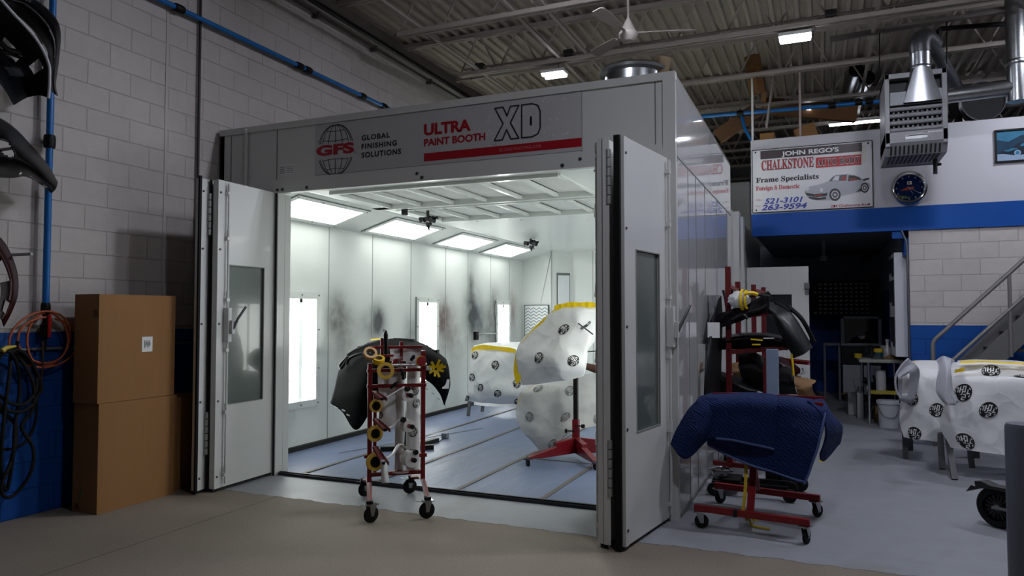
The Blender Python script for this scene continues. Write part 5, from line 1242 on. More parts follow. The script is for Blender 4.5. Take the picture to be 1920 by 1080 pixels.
rk = thing('parts_rack', 'tall red rack of posts and arms beside the booth, loaded with black car parts', 'rack', (-.6, 7.2, 0))
M_rr = mat('rack_red', '#5c0a10', .45, noise_=(12, .2))
posts = [(-.80, 7.0, 1.98), (-.79, 7.75, 1.87), (-.68, 8.3, 1.86), (-.62, 8.9, 1.85)]
for x, y, z in posts:
    MB().bar((x, y, .12), (x, y, z), .05, .045, up=(0, 1, 0)).build('post', M_rr, rk, bevel=.003)
MB().bar((-.80, 7.0, 1.80), (-.79, 7.75, 1.78), .03, .03).build('crossbar', M_pink, rk)
MB().bar((-.68, 8.3, 1.80), (-.62, 8.9, 1.79), .03, .03).build('crossbar', M_pink, rk)
for z in (1.56, 1.24):
    for y in (7.02, 7.75): MB().bar((-.80, y, z - .06), (-.40 if z > 1.4 else -.2, y, z), .035, .04).build('arm', M_rr, rk, bevel=.003)
for y in (7.4, 7.6): MB().bar((-.75, y + .4, 1.10), (-.12, y, 1.07), .03, .03).build('arm', M_r2, rk)
MB().bar((-.95, 7.0, .15), (-.25, 6.95, .13), .04, .04).build('base_bar', M_rr, rk); MB().bar((-.95, 7.75, .15), (-.25, 7.75, .13), .04, .04).build('base_bar', M_rr, rk); MB().bar((-.80, 6.95, .14), (-.79, 8.9, .14), .04, .04).build('base_bar', M_rr, rk)
for x, y in ((-.92, 7.0), (-.28, 6.96), (-.92, 7.75), (-.28, 7.75)): caster(rk, x, y, .11, .05, .6)
MB().bar((-.75, 7.62, .71), (.02, 7.62, .71), .03, .03).build('arm', M_rr, rk)
MB().bar((-.75, 7.78, .71), (.02, 7.78, .71), .03, .03).build('arm', M_rr, rk)
b = MB()
for k in range(12): b.cyl((-.80, 6.976, .6 + .1 * k), (-.80, 6.972, .6 + .1 * k), .008, n=8)
b.build('post_holes', M_dark, rk)

def part_shell(rows, name, m, label, cat='car part', nu=34, nv=14, wob=.006, seed=0, hole=None, th=.008, wsc=8):
    S = loft(rows, nu, nv, wob, wsc, seed); t = thing(name, label, cat, tuple(S(.5, .5)))
    shell(MB(), S, nu, nv, hole).build('shell', m, t, smooth=50, solid=th); return t, S
M_dk = mat('dark_grey_plastic', '#1c1d1f', .38, noise_=(7, .25), spec=.4); M_dk2 = mat('worn_black_plastic', '#0c0c0e', .55, noise_=(9, .3), spec=.25)
t, S = part_shell([rowY([(1440, 566), (1462, 572), (1484, 588), (1506, 620), (1524, 652)], [7.2, 7.15, 7.1, 7.1, 7.15]), rowY([(1442, 580), (1458, 592), (1474, 612), (1494, 640), (1508, 664)], [7.0, 6.92, 6.9, 6.9, 6.95]), rowY([(1440, 588), (1452, 604), (1464, 626), (1478, 652), (1488, 672)], [7.05, 6.98, 6.95, 6.96, 7.0])],
    'bumper_corner', M_dk, 'dark grey bumper corner curving down at the right of the red rack', 'bumper', seed=1)
b = MB(); b.tube(spline([S(.15, .02), S(.3, .03), S(.45, .02)], 10), .022, 6); b.tube(spline([S(.3, 0) + V((.05, .05, 0)), S(.6, 0) + V((.05, .05, .0)), S(.95, 0) + V((.03, .05, .02))], 14), .02, 6); b.build('bracket_edge', M_dk2, t, smooth=40)
t, S = part_shell([rowY([(1340, 602), (1365, 592), (1395, 580), (1425, 566), (1448, 556)], 7.2), rowY([(1338, 596), (1362, 586), (1395, 570), (1425, 556), (1442, 550)], 6.95), rowY([(1345, 612), (1370, 605), (1400, 598), (1428, 590), (1440, 580)], 6.92)], 'bumper_cover', M_dk2, 'crumpled black bumper cover on top of the red rack under the taped lamp', 'bumper', wob=.03, seed=2, wsc=9)
b = MB()
for q in (((1396, 560), (1420, 553), (1444, 556)), ((1404, 585), (1424, 580), (1438, 572)), ((1372, 600), (1392, 590), (1402, 598))): b.tube(spline([onY(x, y, 6.9) for x, y in q], 10), .016, 6)
b.build('grille_bars', M_dk, t, smooth=40)
c = onY(1386, 562, 6.9); t = thing('taped_lamp', 'car lamp wrapped in white film and yellow tape on top of the red rack', 'lamp', tuple(c))
def lump(u, v):
    a = 2 * math.pi * u; bb = math.pi * (v - .5); d = V((math.cos(a) * math.cos(bb), math.sin(a) * math.cos(bb), math.sin(bb)))
    return c + V((d.x * .10, d.y * .08, d.z * .075)) * (1 + .25 * noise.noise(d * 2.3))
MB().grid(lump, 20, 12).build('film_wrap', M_film, t, smooth=30)
b = MB()
for k in range(2):
    P = [c + V((.03 + .035 * k + .01 * math.cos(a), .10 * math.cos(a) * (1 - .2 * k), .088 * math.sin(a) * (1 - .1 * k))) for a in np.linspace(0, 6.283, 17)[:-1]]
    b.tube(P, .012, 5, closed=True)
b.tube(spline([c + V((.05, -.08, .05)), c + V((.11, -.06, .06)), c + V((.16, -.02, .045))], 8), .018, 6)
b.build('tape', M_yel, t, smooth=30)
t, S = part_shell([rowY([(1345, 636), (1380, 626), (1420, 624), (1455, 628), (1484, 636)], [7.4, 7.4, 7.4, 7.4, 7.3]), rowY([(1344, 640), (1380, 632), (1420, 630), (1455, 634), (1480, 642)], 7.0), rowY([(1348, 656), (1380, 654), (1420, 653), (1455, 655), (1476, 656)], 7.02)], 'bumper_cover', M_gloss, 'long black bumper cover lying on the middle arms of the red rack', 'bumper', seed=3)
b = MB().bar(onY(1408, 636, 6.97), onY(1430, 638, 6.97), .03, .012).bar(onY(1410, 646, 6.97), onY(1426, 646, 6.97), .02, .012); b.build('tape_strip', M_yel, t)
MB().bar(onY(1432, 634, 6.98), onY(1452, 634, 6.98), .045, .01).build('film_patch', M_film, t)
t, S = part_shell([rowY([(1382, 664), (1400, 662), (1420, 664), (1432, 672)], 7.3), rowY([(1386, 690), (1405, 690), (1420, 694), (1430, 700)], 7.1), rowY([(1398, 722), (1412, 730), (1424, 735), (1432, 736)], 7.2)], 'wheel_arch_liner', M_dk2, 'black wheel arch liner hanging behind the blue grey post, left side', 'liner', wob=.015, seed=4)
t, S = part_shell([rowY([(1452, 694), (1466, 688), (1480, 690), (1488, 700)], 7.3), rowY([(1450, 712), (1466, 712), (1482, 714), (1490, 716)], 7.1), rowY([(1452, 738), (1468, 740), (1484, 740), (1494, 740)], 7.2)], 'wheel_arch_liner', M_dk2, 'black round wheel arch liner right of the blue grey post on the red rack', 'liner', wob=.012, seed=5)
t, S = part_shell([rowY([(1346, 692), (1362, 700), (1395, 712), (1424, 730)], 7.25), rowY([(1344, 706), (1370, 716), (1398, 726), (1420, 736)], 7.0), rowY([(1350, 738), (1380, 742), (1400, 744), (1416, 745)], 7.1)], 'splash_guard', M_satin, 'black splash guard low on the red rack just above the quilted blanket', 'car part', wob=.02, seed=6)
t, S = part_shell([rowY([(1457, 668), (1472, 672), (1488, 682), (1500, 692)], 7.5), rowY([(1458, 680), (1472, 690), (1486, 698), (1499, 702)], 7.3), rowY([(1462, 694), (1476, 700), (1488, 704), (1500, 706)], 7.4)], 'fender_piece', mat('dark_red_paint', '#2a0408', .25, spec=.35, noise_=(10, .2)), 'shiny dark red fender piece on the lower arms of the red rack', 'car part', wob=.01, seed=8)
one(MB().bar(onY(1504, 690, 7.3), onY(1508, 702, 7.3), .03, .02).bar(onY(1496, 704, 7.3), onY(1516, 694, 7.3), .02, .02), 'white_bracket', M_film, 'small white bracket beside the dark red fender piece', 'bracket')
one(MB().tube(spline([onY(1484, 664, 6.95), onY(1486, 680, 6.93), onY(1488, 704, 6.95)], 10), .010, 6), 'yellow_strap', M_yel, 'short yellow strap hanging under the dark grey bumper corner', 'strap')
M_kraft = mat('brown_kraft_paper', '#8a6a48', .85, bump=(10, .5))
for i, (q, lab) in enumerate((((1492, 706, 1530, 746), 'crumpled brown paper at the right foot of the loaded red rack'), ((1372, 684, 1395, 716), 'crumpled brown paper deep inside the red rack, left of the grey post'))):
    x0, y0, x1, y1 = q; Yk = 7.7
    S = loft([rowY([(x0, y0), ((x0 + x1) / 2, y0 - 2), (x1 - 6, y0 + 2)], Yk), rowY([(x0 + 2, (y0 + y1) / 2), ((x0 + x1) / 2, (y0 + y1) / 2), (x1 - 3, (y0 + y1) / 2)], Yk - .2), rowY([(x0 + 2, y1), ((x0 + x1) / 2, y1 + 2), (x1, y1 - 2)], Yk - .05)], 20, 20, .05, 5, 9 + i)
    b = MB(); shell(b, S, 20, 20); one(b, 'crumpled_paper', M_kraft, lab, 'paper', smooth=30, solid=.004)
t, S = part_shell([rowY([(1352, 555), (1354, 600), (1352, 680), (1350, 742)], [7.3, 7.2, 7.1, 7.0]), rowY([(1346, 565), (1340, 605), (1336, 680), (1334, 742)], [7.0, 6.85, 6.65, 6.6]), rowY([(1338, 590), (1328, 620), (1322, 690), (1320, 742)], [6.9, 6.78, 6.5, 6.45])], 'bumper_cover', M_dk2, 'tall black bumper cover leaning between the red rack and the booth side', 'bumper', nu=24, nv=10, wob=.003, seed=11)
p = onY(1338, 619, 6.74); MB().obox(p, (.05, .02, 0), (.002, -.004, 0), (0, 0, .07)).build('paper_label', mat('white_paper', '#d8d8d8', .7), t)
for q, lab in (((1356, 545, 1362, 575), 'black plastic clip hanging from the top bar of the red rack'), ((1368, 530, 1372, 560), 'thin black cable tie hanging from the red rack top bar')):
    one(MB().tube(spline([onY(q[0], q[1], 7.5), onY(q[0] + 4, (q[1] + q[3]) / 2, 7.45), onY(q[2], q[3], 7.5)], 8), .014, 6), 'hanging_clip', M_black, lab, 'clip')

# ================================================================== WRAPPED BUMPERS ON TRESTLES AT THE RIGHT
M_trest = mat('grey_trestle', '#4d4f52', .5, noise_=(10, .1))
mk = [(.30, .5, .1), (.56, .44, .0)]
t, S = wrap('wrapped_bumper', [rowY([(1690, 690), (1720, 682), (1760, 684), (1800, 690)], 9.2), rowY([(1694, 682), (1722, 675), (1758, 676), (1800, 680)], [9.1, 9.1, 9.1, 9.0]), rowY([(1692, 700), (1720, 694), (1758, 692), (1800, 696)], [8.65, 8.6, 8.6, 8.5]), rowY([(1690, 745), (1722, 745), (1758, 745), (1796, 745)], [8.6, 8.48, 8.5, 8.5]), rowY([(1686, 790), (1722, 792), (1760, 790), (1796, 792)], [8.62, 8.5, 8.46, 8.5]), rowY([(1694, 820), (1722, 824), (1762, 830), (1800, 834)], [8.6, 8.5, 8.46, 8.5])],
    'white film wrapped bumper with round prints, left of two on trestles by the stairs', [(.22, .61, .2), (.66, .70, .2), (.86, .82, .3), (.26, .93, .1)], seed=12, wob=.014, tape=[([onY(x, y, 8.95) for x, y in ((1712, 682), (1735, 684), (1758, 686))], .08, (0, .6, .6))], r=.07)
def trestle(label, legs, z0, rail):
    t = thing('trestle', label, 'trestle', tuple(rail[0]))
    for a, e in legs: MB().bar(a, e, .05, .05, up=(1, 0, 0)).build('leg', M_trest, t)
    MB().bar(rail[0], rail[1], .06, .06).build('top_rail', M_trest, t); return t
a = onZ(1698, 860, .0); e = onZ(1767, 880, .0)
trestle('grey trestle under the left wrapped bumper by the stairs', [(a, V((a.x, a.y + .12, .62))), (e, V((e.x + .02, e.y + .35, .62))), (V((a.x + .1, 9.3, 0)), V((a.x + .1, 9.25, .62))), (V((1.5, 9.1, 0)), V((1.5, 9.05, .62)))], .6, (V((.75, 8.78, .62)), V((1.6, 8.7, .62))))
t, S = wrap('wrapped_bumper', [rowY([(1796, 676), (1840, 674), (1890, 676), (1960, 680)], 8.7), rowY([(1794, 680), (1840, 679), (1890, 681), (1960, 685)], 8.1), rowY([(1788, 700), (1840, 702), (1890, 704), (1960, 706)], [8.0, 7.95, 7.95, 7.95]), rowY([(1782, 715), (1830, 713), (1890, 712), (1960, 714)], [7.95, 7.85, 7.8, 7.8]), rowY([(1770, 760), (1825, 765), (1885, 765), (1960, 766)], [7.95, 7.84, 7.8, 7.8]), rowY([(1764, 800), (1820, 805), (1885, 808), (1960, 810)], [7.96, 7.86, 7.82, 7.8]), rowY([(1782, 840), (1830, 846), (1885, 855), (1960, 860)], [7.95, 7.86, 7.84, 7.8])],
    'larger white film wrapped bumper with round prints, nearest the grey bollard', [(.46, .29, .0), (.20, .58, .1), (.49, .68, .2), (.24, .93, .1), (.8, .4, .1)], seed=13, wob=.012, tape=[([onY(x, y, 8.0) for x, y in ((1800, 679), (1850, 678), (1900, 681), (1950, 684))], .07, (0, .8, .2)), ([onY(x, y, 7.95) for x, y in ((1790, 696), (1800, 694), (1808, 692))], .03, (0, 0, 1))], r=.074)
a = onZ(1790, 900, .0)
trestle('grey trestle under the larger wrapped bumper near the grey bollard', [(a, V((a.x - .02, a.y + .42, .58))), (V((a.x + .25, 8.5, 0)), V((a.x + .2, 8.45, .58))), (V((2.2, 7.9, 0)), V((2.2, 7.95, .58))), (V((2.3, 8.5, 0)), V((2.3, 8.45, .58)))], .58, (V((1.1, 8.2, .58)), V((2.4, 8.15, .58))))
M_strip = mat('pale_grey_plastic', '#a9abb2', .35, noise_=(4, .06))
t, S = part_shell([rowY([(1756, 675), (1768, 668), (1782, 672), (1790, 676)], [8.1, 8.0, 8.0, 8.1]), rowY([(1760, 690), (1772, 686), (1782, 684), (1782, 686)], [7.86, 7.80, 7.80, 7.88]), rowY([(1756, 716), (1770, 716), (1780, 712), (1784, 710)], [7.82, 7.74, 7.74, 7.80]), rowY([(1756, 736), (1768, 740), (1780, 734), (1786, 728)], [7.80, 7.72, 7.72, 7.78]), rowY([(1768, 754), (1778, 759), (1792, 759), (1797, 752)], [7.78, 7.70, 7.70, 7.76])], 'bumper_strip', M_strip, 'pale grey curved bumper strip draped over the middle of the wrapped bumpers', 'bumper', wob=.0, th=.006)
b = MB()
for u_ in (.02, .36, .68, .98): b.tube([S(u_, k / 24) + V((0, -.004, 0)) for k in range(25)], .005, 6)
b.build('rib', M_strip, t, smooth=50)
MB().grid(lambda u, v: S(.2 + .6 * u, .04 + .16 * v) + V((0, -.007, 0)), 8, 5).build('end_shade', M_dark, t)  # dark sheet painting the shade inside the strip's open end
t, S = part_shell([rowY([(1702, 672), (1698, 682), (1690, 690), (1680, 702)], 8.5), rowY([(1718, 684), (1712, 690), (1700, 696), (1684, 708)], 8.35), rowY([(1724, 704), (1714, 712), (1700, 720), (1684, 724)], 8.4), rowY([(1714, 754), (1706, 756), (1696, 754), (1686, 750)], 8.46)], 'bumper_strip', M_strip, 'pale grey bumper end with a dark slot, leaning on the left wrapped bumper', 'bumper', wob=.0, th=.012, hole=lambda u, v: .55 < u < .85 and .4 < v < .85)
MB().tube(spline(rowY([(1704, 672), (1692, 684), (1680, 704), (1680, 728), (1688, 746)], 8.42), 20), .012, 6).build('rim', M_strip, t, smooth=40)

# bollard, dolly wheel
one(MB().lathe((.945, 4.45, 0), (0, 0, 1), [(.0, 0), (.085, 0), (.085, .955), (.078, .972), (.0, .976)], 40), 'bollard', mat('grey_blue_bollard', '#4d525c', .42, noise_=(3, .08)), 'thick dark grey bollard in the right foreground', 'bollard', smooth=40)
wc = onY(1873, 956, 6.2); wc.z = .147; ax = V((-.62, -.78, 0)).normalized(); ux_ = V((-ax.y, ax.x, 0))
t = thing('wheeled_dolly', 'low dolly with a black spoked wheel and bent metal guard, behind the bollard', 'dolly', tuple(wc))
w = MB().lathe(wc - ax * .04, ax, [(.095, 0), (.13, .0), (.145, .015), (.147, .04), (.145, .06), (.13, .075), (.095, .075)], 40, cap=False).build('tyre', M_rubber, t, smooth=35)
b = MB().lathe(wc - ax * .02, ax, [(0, 0), (.10, 0), (.10, .01), (.085, .022), (.04, .02), (.035, .045), (.0, .045)], 32)
for k in range(16):
    d = ux_ * math.cos(k * .3927) + V((0, 0, 1)) * math.sin(k * .3927); b.bar(wc + d * .035 + ax * .012, wc + d * .088 + ax * .012, .008, .012)
b.build('rim', mat('dark_rim', '#1b1a1a', .45, noise_=(12, .2)), w, smooth=35)
b = MB().lathe(wc + ax * .022, ax, [(0, 0), (.022, 0), (.022, .006), (.0, .008)], 20, 0)
for q in ((-.008, .006), (.004, -.004), (.008, .007)): b.obox(wc + ax * .031 + ux_ * q[0] + V((0, 0, q[1])), ux_ * .004, V((0, 0, .006)), ax * .001, 1)
b.build('hub_cap', [mat('blue_grey_cap', '#54616e', .35), M_film], w, smooth=35)
b = MB()
for s in (-.045, .05):
    b.prism([wc + ax * s + ux_ * -a_ + V((0, 0, z_)) for a_, z_ in ((.20, .075), (.16, .13), (.13, .125), (.135, .165), (.09, .17), (.02, .15), (-.10, .15), (-.30, .10), (-.30, .07), (-.1, .125), (.02, .13), (.09, .12))], ax * .006)
b.prism([wc + ux_ * -a_ + V((0, 0, z_)) - ax * .045 for a_, z_ in ((.13, .165), (.09, .172), (.02, .152), (-.10, .152), (-.30, .102), (-.30, .097), (-.1, .147), (.02, .147), (.09, .166))], ax * .10)
b.build('guard', mat('dark_bent_steel', '#2c2b2c', .45, .4, noise_=(10, .2)), t)
MB().bar(wc + ux_ * .1 + V((0, 0, .09)), wc + ux_ * .9 + V((0, 0, .09)), .12, .03).build('deck', mat('dark_bent_steel', '#2c2b2c', .45, .4), t)
MB().tube([wc + ax * .05 + ux_ * -.02, wc + ax * .05 + ux_ * .2 + V((0, 0, .005))], .012, 8).build('axle_arm', M_steel, t)
w2 = V(wc + ux_ * .8); MB().lathe(w2 - ax * .04, ax, [(.0, 0), (.13, .0), (.147, .03), (.147, .05), (.13, .075), (.0, .075)], 30).build('wheel', M_rubber, t, smooth=35)

# ================================================================== SIGN WALL
SY = MY - .02
def C2(x, y, Y=SY): return onY(1380 + .28125 * x, 230 + .28125 * y, Y)
sg = thing('shop_sign', 'large white sign of an auto body shop with a picture of a silver car', 'sign', (-.11, MY - .01, 2.94))
x0, x1, z0, z1 = -.865, .648, 2.945, 3.83
b = MB().box(x0, x1, SY + .004, MY, z0, z1, 0)
for q in ((x0 + .008, x1 - .008, z0, z0 + .008), (x0 + .008, x1 - .008, z1 - .008, z1), (x0, x0 + .008, z0, z1), (x1 - .008, x1, z0, z1)): b.box(q[0], q[1], SY - .002, MY, q[2], q[3], 1)
for x in (x0 + .05, x1 - .05, -.38, .18):
    for z in (z0 + .04, z1 - .035): b.lathe((x, SY + .004, z), (0, -1, 0), [(0, 0), (.012, 0), (.010, .006), (0, .008)], 10, 1)
b.box(.425, .575, SY + .002, SY + .004, 3.55, 3.77, 2)
b.build('board', [mat('white_sign_face', '#c9c9cc', .35, noise_=(2, .02)), M_black, mat('cream_patch', '#c2bfb6', .3)], sg)
M_sr = mat('sign_red', '#a3161c', .4); M_sk = mat('sign_black', '#141016', .4); M_sb = mat('sign_blue', '#2b3a9a', .4); M_sw = mat('sign_white', '#d2d2d4', .4); M_smar = mat('sign_maroon', '#2a1219', .35)
def sput(mb, s, xl, xr_, yt, yb, xbase=None, lift=.0, **kw):
    a, t_, e = C2(xl, yb), C2(xl, yt), C2(xr_, yb)
    mb.text(s, (a.x, SY + .003, a.z), ux, uz, w=e.x - a.x, h=t_.z - a.z, lift=.001 + lift, **kw)
a, e = C2(163, 245), C2(840, 190); zt_ = C2(163, 190).z
MB().box(a.x, e.x, SY, SY + .004, a.z, zt_).build('dark_band', M_smar, sg)
m = MB(); sput(m, "JOHN REGO'S", 305, 686, 192, 232, bold=.03, lift=.004); m.build('white_lettering', M_sw, sg)
def serif(s):
    out = ''
    for ch in s:
        if 'A' <= ch <= 'Z': out += chr(0x1D400 + ord(ch) - 65)
        elif 'a' <= ch <= 'z': out += chr(0x1D41A + ord(ch) - 97)
        else: out += ch
    return out
def lettering(s, *a, **k):
    m = MB()
    try: sput(m, serif(s), *a, **k); assert len(m.f) > len(s)
    except Exception: m = MB(); sput(m, s, *a, **k)
    return m
m = lettering('CHALKSTONE', 170, 520, 253, 322, bold=.02); m.build('black_outline', M_sk, sg)
m = lettering('CHALKSTONE', 172, 518, 255, 319, bold=.0, lift=.002); m.build('red_lettering', M_sr, sg)
a = C2(533, 302); zt_ = C2(533, 234).z; e = C2(835, 280)
MB().box(a.x, e.x, SY, SY + .004, a.z, zt_).build('red_band', M_sr, sg)
m = lettering('AUTO BODY', 541, 828, 244, 291, bold=.022, sp=1.12, lift=.002); m.build('white_outline', M_sw, sg)
m = lettering('AUTO BODY', 543, 826, 247, 288, bold=.004, sp=1.12, lift=.005); m.build('black_lettering', M_sk, sg)
m = lettering('Frame Specialists', 133, 553, 368, 412, bold=.02); m.build('black_lettering', M_sk, sg)
m = lettering('Foreign & Domestic', 133, 425, 425, 463, bold=.01); m.build('red_lettering', M_sr, sg)
m = MB(); sput(m, '521-3101', 190, 447, 506, 543, bold=.03, shear=.25); m.build('blue_lettering', M_sb, sg)
m = MB(); sput(m, '263-9594', 168, 475, 548, 587, bold=.03, shear=.25); m.build('blue_lettering', M_sb, sg)
m = MB(); sput(m, '224 Chalkstone Ave', 632, 885, 548, 566, bold=.02); m.build('red_lettering', M_sr, sg)
m = MB(); sput(m, 'Office', 133, 178, 513, 521, bold=.01); m.build('red_lettering', M_sr, sg)
m = MB(); sput(m, 'Fax', 133, 163, 553, 561, bold=.01); m.build('red_lettering', M_sr, sg)
cp = MB()
def flat(pts, k, l): cp.prism([V((C2(x, y).x, SY + .004 - l, C2(x, y).z)) for x, y in pts], (0, .0008, 0), k)
flat([(455, 462), (465, 445), (490, 425), (560, 410), (612, 392), (640, 362), (662, 348), (740, 341), (790, 348), (825, 362), (845, 380), (885, 368), (890, 376), (858, 390), (890, 402), (898, 420), (890, 442), (835, 462), (800, 468), (700, 490), (660, 522), (630, 518), (560, 520), (505, 515), (470, 492)], 0, .001)
flat([(620, 390), (646, 362), (666, 352), (740, 346), (736, 386)], 1, .002); flat([(640, 386), (660, 358), (690, 352), (684, 386)], 2, .0026); flat([(700, 386), (716, 356), (736, 352), (733, 384)], 3, .0026)
flat([(746, 390), (752, 350), (790, 353), (820, 364), (838, 380)], 4, .002); flat([(752, 385), (758, 372), (800, 372), (825, 381)], 3, .0026)
flat([(840, 378), (885, 366), (890, 376), (852, 388)], 4, .002)
flat([(458, 466), (520, 476), (600, 470), (610, 464), (606, 488), (540, 497), (475, 486)], 4, .002); flat([(480, 492), (560, 502), (600, 494), (600, 510), (540, 516), (490, 506)], 4, .002); flat([(522, 480), (575, 478), (575, 488), (525, 490)], 3, .003)
for cx_, cy_, rx, ry in ((660, 480, 38, 42), (858, 434, 28, 34)):
    for s_, k, l in ((1, 4, .003), (.66, 2, .0036), (.5, 1, .0042), (.2, 2, .0048)): flat([(cx_ + rx * s_ * math.cos(i * .3142), cy_ + ry * s_ * math.sin(i * .3142)) for i in range(20)], k, l)
flat([(800, 462), (835, 430), (838, 455)], 4, .002)
for cx_, cy_ in ((476, 440), (570, 448)): flat([(cx_ + 12 * math.cos(i * .5236), cy_ + 14 * math.sin(i * .5236)) for i in range(12)], 2, .003)
cp.build('car_picture', [mat('printed_silver', '#9ea0a8', .4), mat('printed_dark_glass', '#4a4e52', .4), mat('printed_light', '#c2c4c8', .4), mat('printed_red', '#8a2620', .4), mat('printed_black', '#1b1c20', .4)], sg)

# wall clock
cc = V((1.062, MY, 3.165)); ck = thing('wall_clock', 'round chrome rimmed wall clock with a dark blue face', 'clock', tuple(cc))
MB().lathe(cc, (0, -1, 0), [(.21, 0), (.222, .02), (.222, .05), (.205, .075), (.18, .07), (.165, .05), (.163, .03)], 48, cap=False).build('rim', M_chrome, ck, smooth=60)
b = MB().lathe(cc, (0, -1, 0), [(0, .02), (.17, .02), (.17, .03), (0, .03)], 40, 0)
def cq(pts, k, l=.032): b.prism([cc + V((x, -l, z)) for x, z in pts], (0, -.0008, 0), k)
for i in range(12): a = i * .5236; x, z = .145 * math.sin(a), .145 * math.cos(a); cq([(x - .006, z - .008), (x + .006, z - .008), (x + .006, z + .008), (x - .006, z + .008)], 1)
cq([(-.10, -.03), (-.03, .01), (.05, .015), (.06, -.01), (-.02, -.03)], 2, .031); cq([(-.14, -.09), (-.05, -.10), (.02, -.125), (-.04, -.14), (-.11, -.12)], 4, .031)
cq([(-.02, .045), (.03, .045), (.03, .085), (-.02, .085)], 3); cq([(-.008, .055), (.015, .055), (.015, .075), (-.008, .075)], 0, .033)
b.build('face', [mat('clock_blue', '#0c1c40', .2, noise_=(9, .5), coat=.4), mat('clock_mark', '#8f98a8', .4), mat('clock_orange', '#8a3a24', .4), mat('clock_cream', '#c9bfa6', .4), mat('clock_green', '#4a5428', .4)], ck)
b = MB()
for a, l in ((math.radians(152), .095), (math.radians(122), .14)): d = V((math.sin(a), 0, math.cos(a))); b.bar(cc + V((0, -.036, 0)) - d * .02, cc + V((0, -.036, 0)) + d * l, .008, .003)
b.build('hands', mat('clock_mark', '#8f98a8', .4), ck)
# framed picture
px0, px1, pz0, pz1 = 2.01, 2.72, 3.41, 3.82
pc = thing('wall_picture', 'dark framed blue toned picture of a vintage car on the white mezzanine wall', 'picture', (2.36, MY, pz0))
b = MB()
for q in ((px0 + .02, px1 - .02, pz0, pz0 + .02), (px0 + .02, px1 - .02, pz1 - .02, pz1), (px0, px0 + .02, pz0, pz1), (px1 - .02, px1, pz0, pz1)): b.box(q[0], q[1], MY - .035, MY, q[2], q[3])
b.build('frame', M_black, pc)
b = MB().box(px0 + .02, px1 - .02, MY - .015, MY, pz0 + .02, pz1 - .02, 0)
def pq(pts, k, l): b.prism([(px0 + (px1 - px0) * x, MY - .015 - l, pz0 + (pz1 - pz0) * z) for x, z in pts], (0, -.0006, 0), k)
pq([(.03, .05), (.97, .05), (.97, .30), (.03, .26)], 1, .0006); pq([(.03, .7), (.2, .62), (.4, .8), (.7, .66), (.97, .75), (.97, .95), (.03, .95)], 3, .0006)
pq([(.06, .28), (.12, .38), (.26, .44), (.34, .56), (.52, .58), (.62, .46), (.86, .42), (.92, .30), (.80, .22), (.3, .2)], 2, .0012); pq([(.36, .46), (.40, .54), (.50, .54), (.54, .46)], 3, .0018); pq([(.12, .36), (.26, .42), (.34, .40), (.2, .32)], 3, .0018)
for x in (.33, .78): pq([(x + .05 * math.cos(i * .524), .27 + .09 * math.sin(i * .524)) for i in range(12)], 1, .002); pq([(x + .03 * math.cos(i * .524), .27 + .055 * math.sin(i * .524)) for i in range(12)], 3, .0024)
b.build('print', [mat('print_teal_dark', '#0d3148', .3, noise_=(12, .7)), mat('print_pale', '#8ba0b8', .3), mat('print_navy', '#0b1c2c', .3), mat('print_teal', '#2a6d8c', .3, noise_=(10, .5))], pc)

# unit heater hung in front of the sign wall
hx0, hx1, hy0, hy1, hz0, hz1 = .685, 1.292, 9.0, 9.75, 3.30, 4.22
ht = thing('unit_heater', 'grey gas unit heater with a silver flue hood hanging in front of the sign wall', 'heater', ((hx0 + hx1) / 2, 9.4, hz0))
M_ht = mat('grey_heater_enamel', '#77787c', .42, noise_=(5, .06)); M_hd = mat('dark_heater_inside', '#1a1a1b', .6)
b = MB()
b.box(hx0, hx0 + .05, hy0, hy1, hz0 + .10, hz1); b.box(hx1 - .05, hx1, hy0, hy1, hz0 + .10, hz1); b.box(hx0, hx1, hy0, hy1, hz1 - .06, hz1); b.box(hx0, hx1, hy1 - .03, hy1, hz0, hz1)
b.prism([(hx0, hy0, 3.56), (hx0, hy0 - .0, 3.44), (hx0, hy0 + .10, 3.31), (hx0, hy1, 3.31), (hx0, hy1, 3.56)], (hx1 - hx0, 0, 0))
b.build('casing', M_ht, ht, bevel=.006)
MB().box(hx0 + .05, hx1 - .05, hy0 + .12, hy0 + .15, 3.56, hz1 - .06).build('heat_exchanger', M_hd, ht)
for z in (3.585, 3.665, 3.745, 3.82):
    MB().tube([(hx0 + .05, hy0 + .03, z), (hx1 - .05, hy0 + .03, z)], .026, 10).build('louvre', M_ht, ht, smooth=50)
b = MB()
for i in range(11):
    for z in (3.62, 3.70, 3.785): b.box(hx0 + .08 + i * .047, hx0 + .10 + i * .047, hy0 + .04, hy0 + .12, z - .02, z + .025)
b.build('fins', mat('fin_grey', '#4c4c4e', .5, .4), ht)
b = MB().box(hx0 + .20, hx1 - .20, hy0 - .004, hy0, 3.47, 3.50); b.tube(spline([(hx0 + .20, hy0 - .012, 3.46), (hx0 + .21, hy0 - .012, 3.505), (hx1 - .21, hy0 - .012, 3.515), (hx1 - .20, hy0 - .012, 3.47)], 20), .004, 6)
b.build('front_handle', mat('pale_heater_edge', '#9a9b9e', .35, .3), ht)
b = MB()
for i in range(6): b.box(hx1 - .19 + i * .023, hx1 - .172 + i * .023, hy0 - .003, hy0, 3.525, 3.54)
b.build('name_plate', mat('pale_print', '#b4b4b6', .4), ht)
b = MB()
for i in range(12): b.box(hx0 + .05 + i * .043, hx0 + .068 + i * .043, hy0 + .115, hy1 - .2, 3.302, 3.312)
for i in range(12): q = hx0 + .05 + i * .043; b.prism([(q, hy0 + .02, 3.405), (q + .018, hy0 + .02, 3.405), (q + .018, hy0 + .085, 3.322), (q, hy0 + .085, 3.322)], (0, -.004, -.004))
b.build('bottom_slots', M_hd, ht)
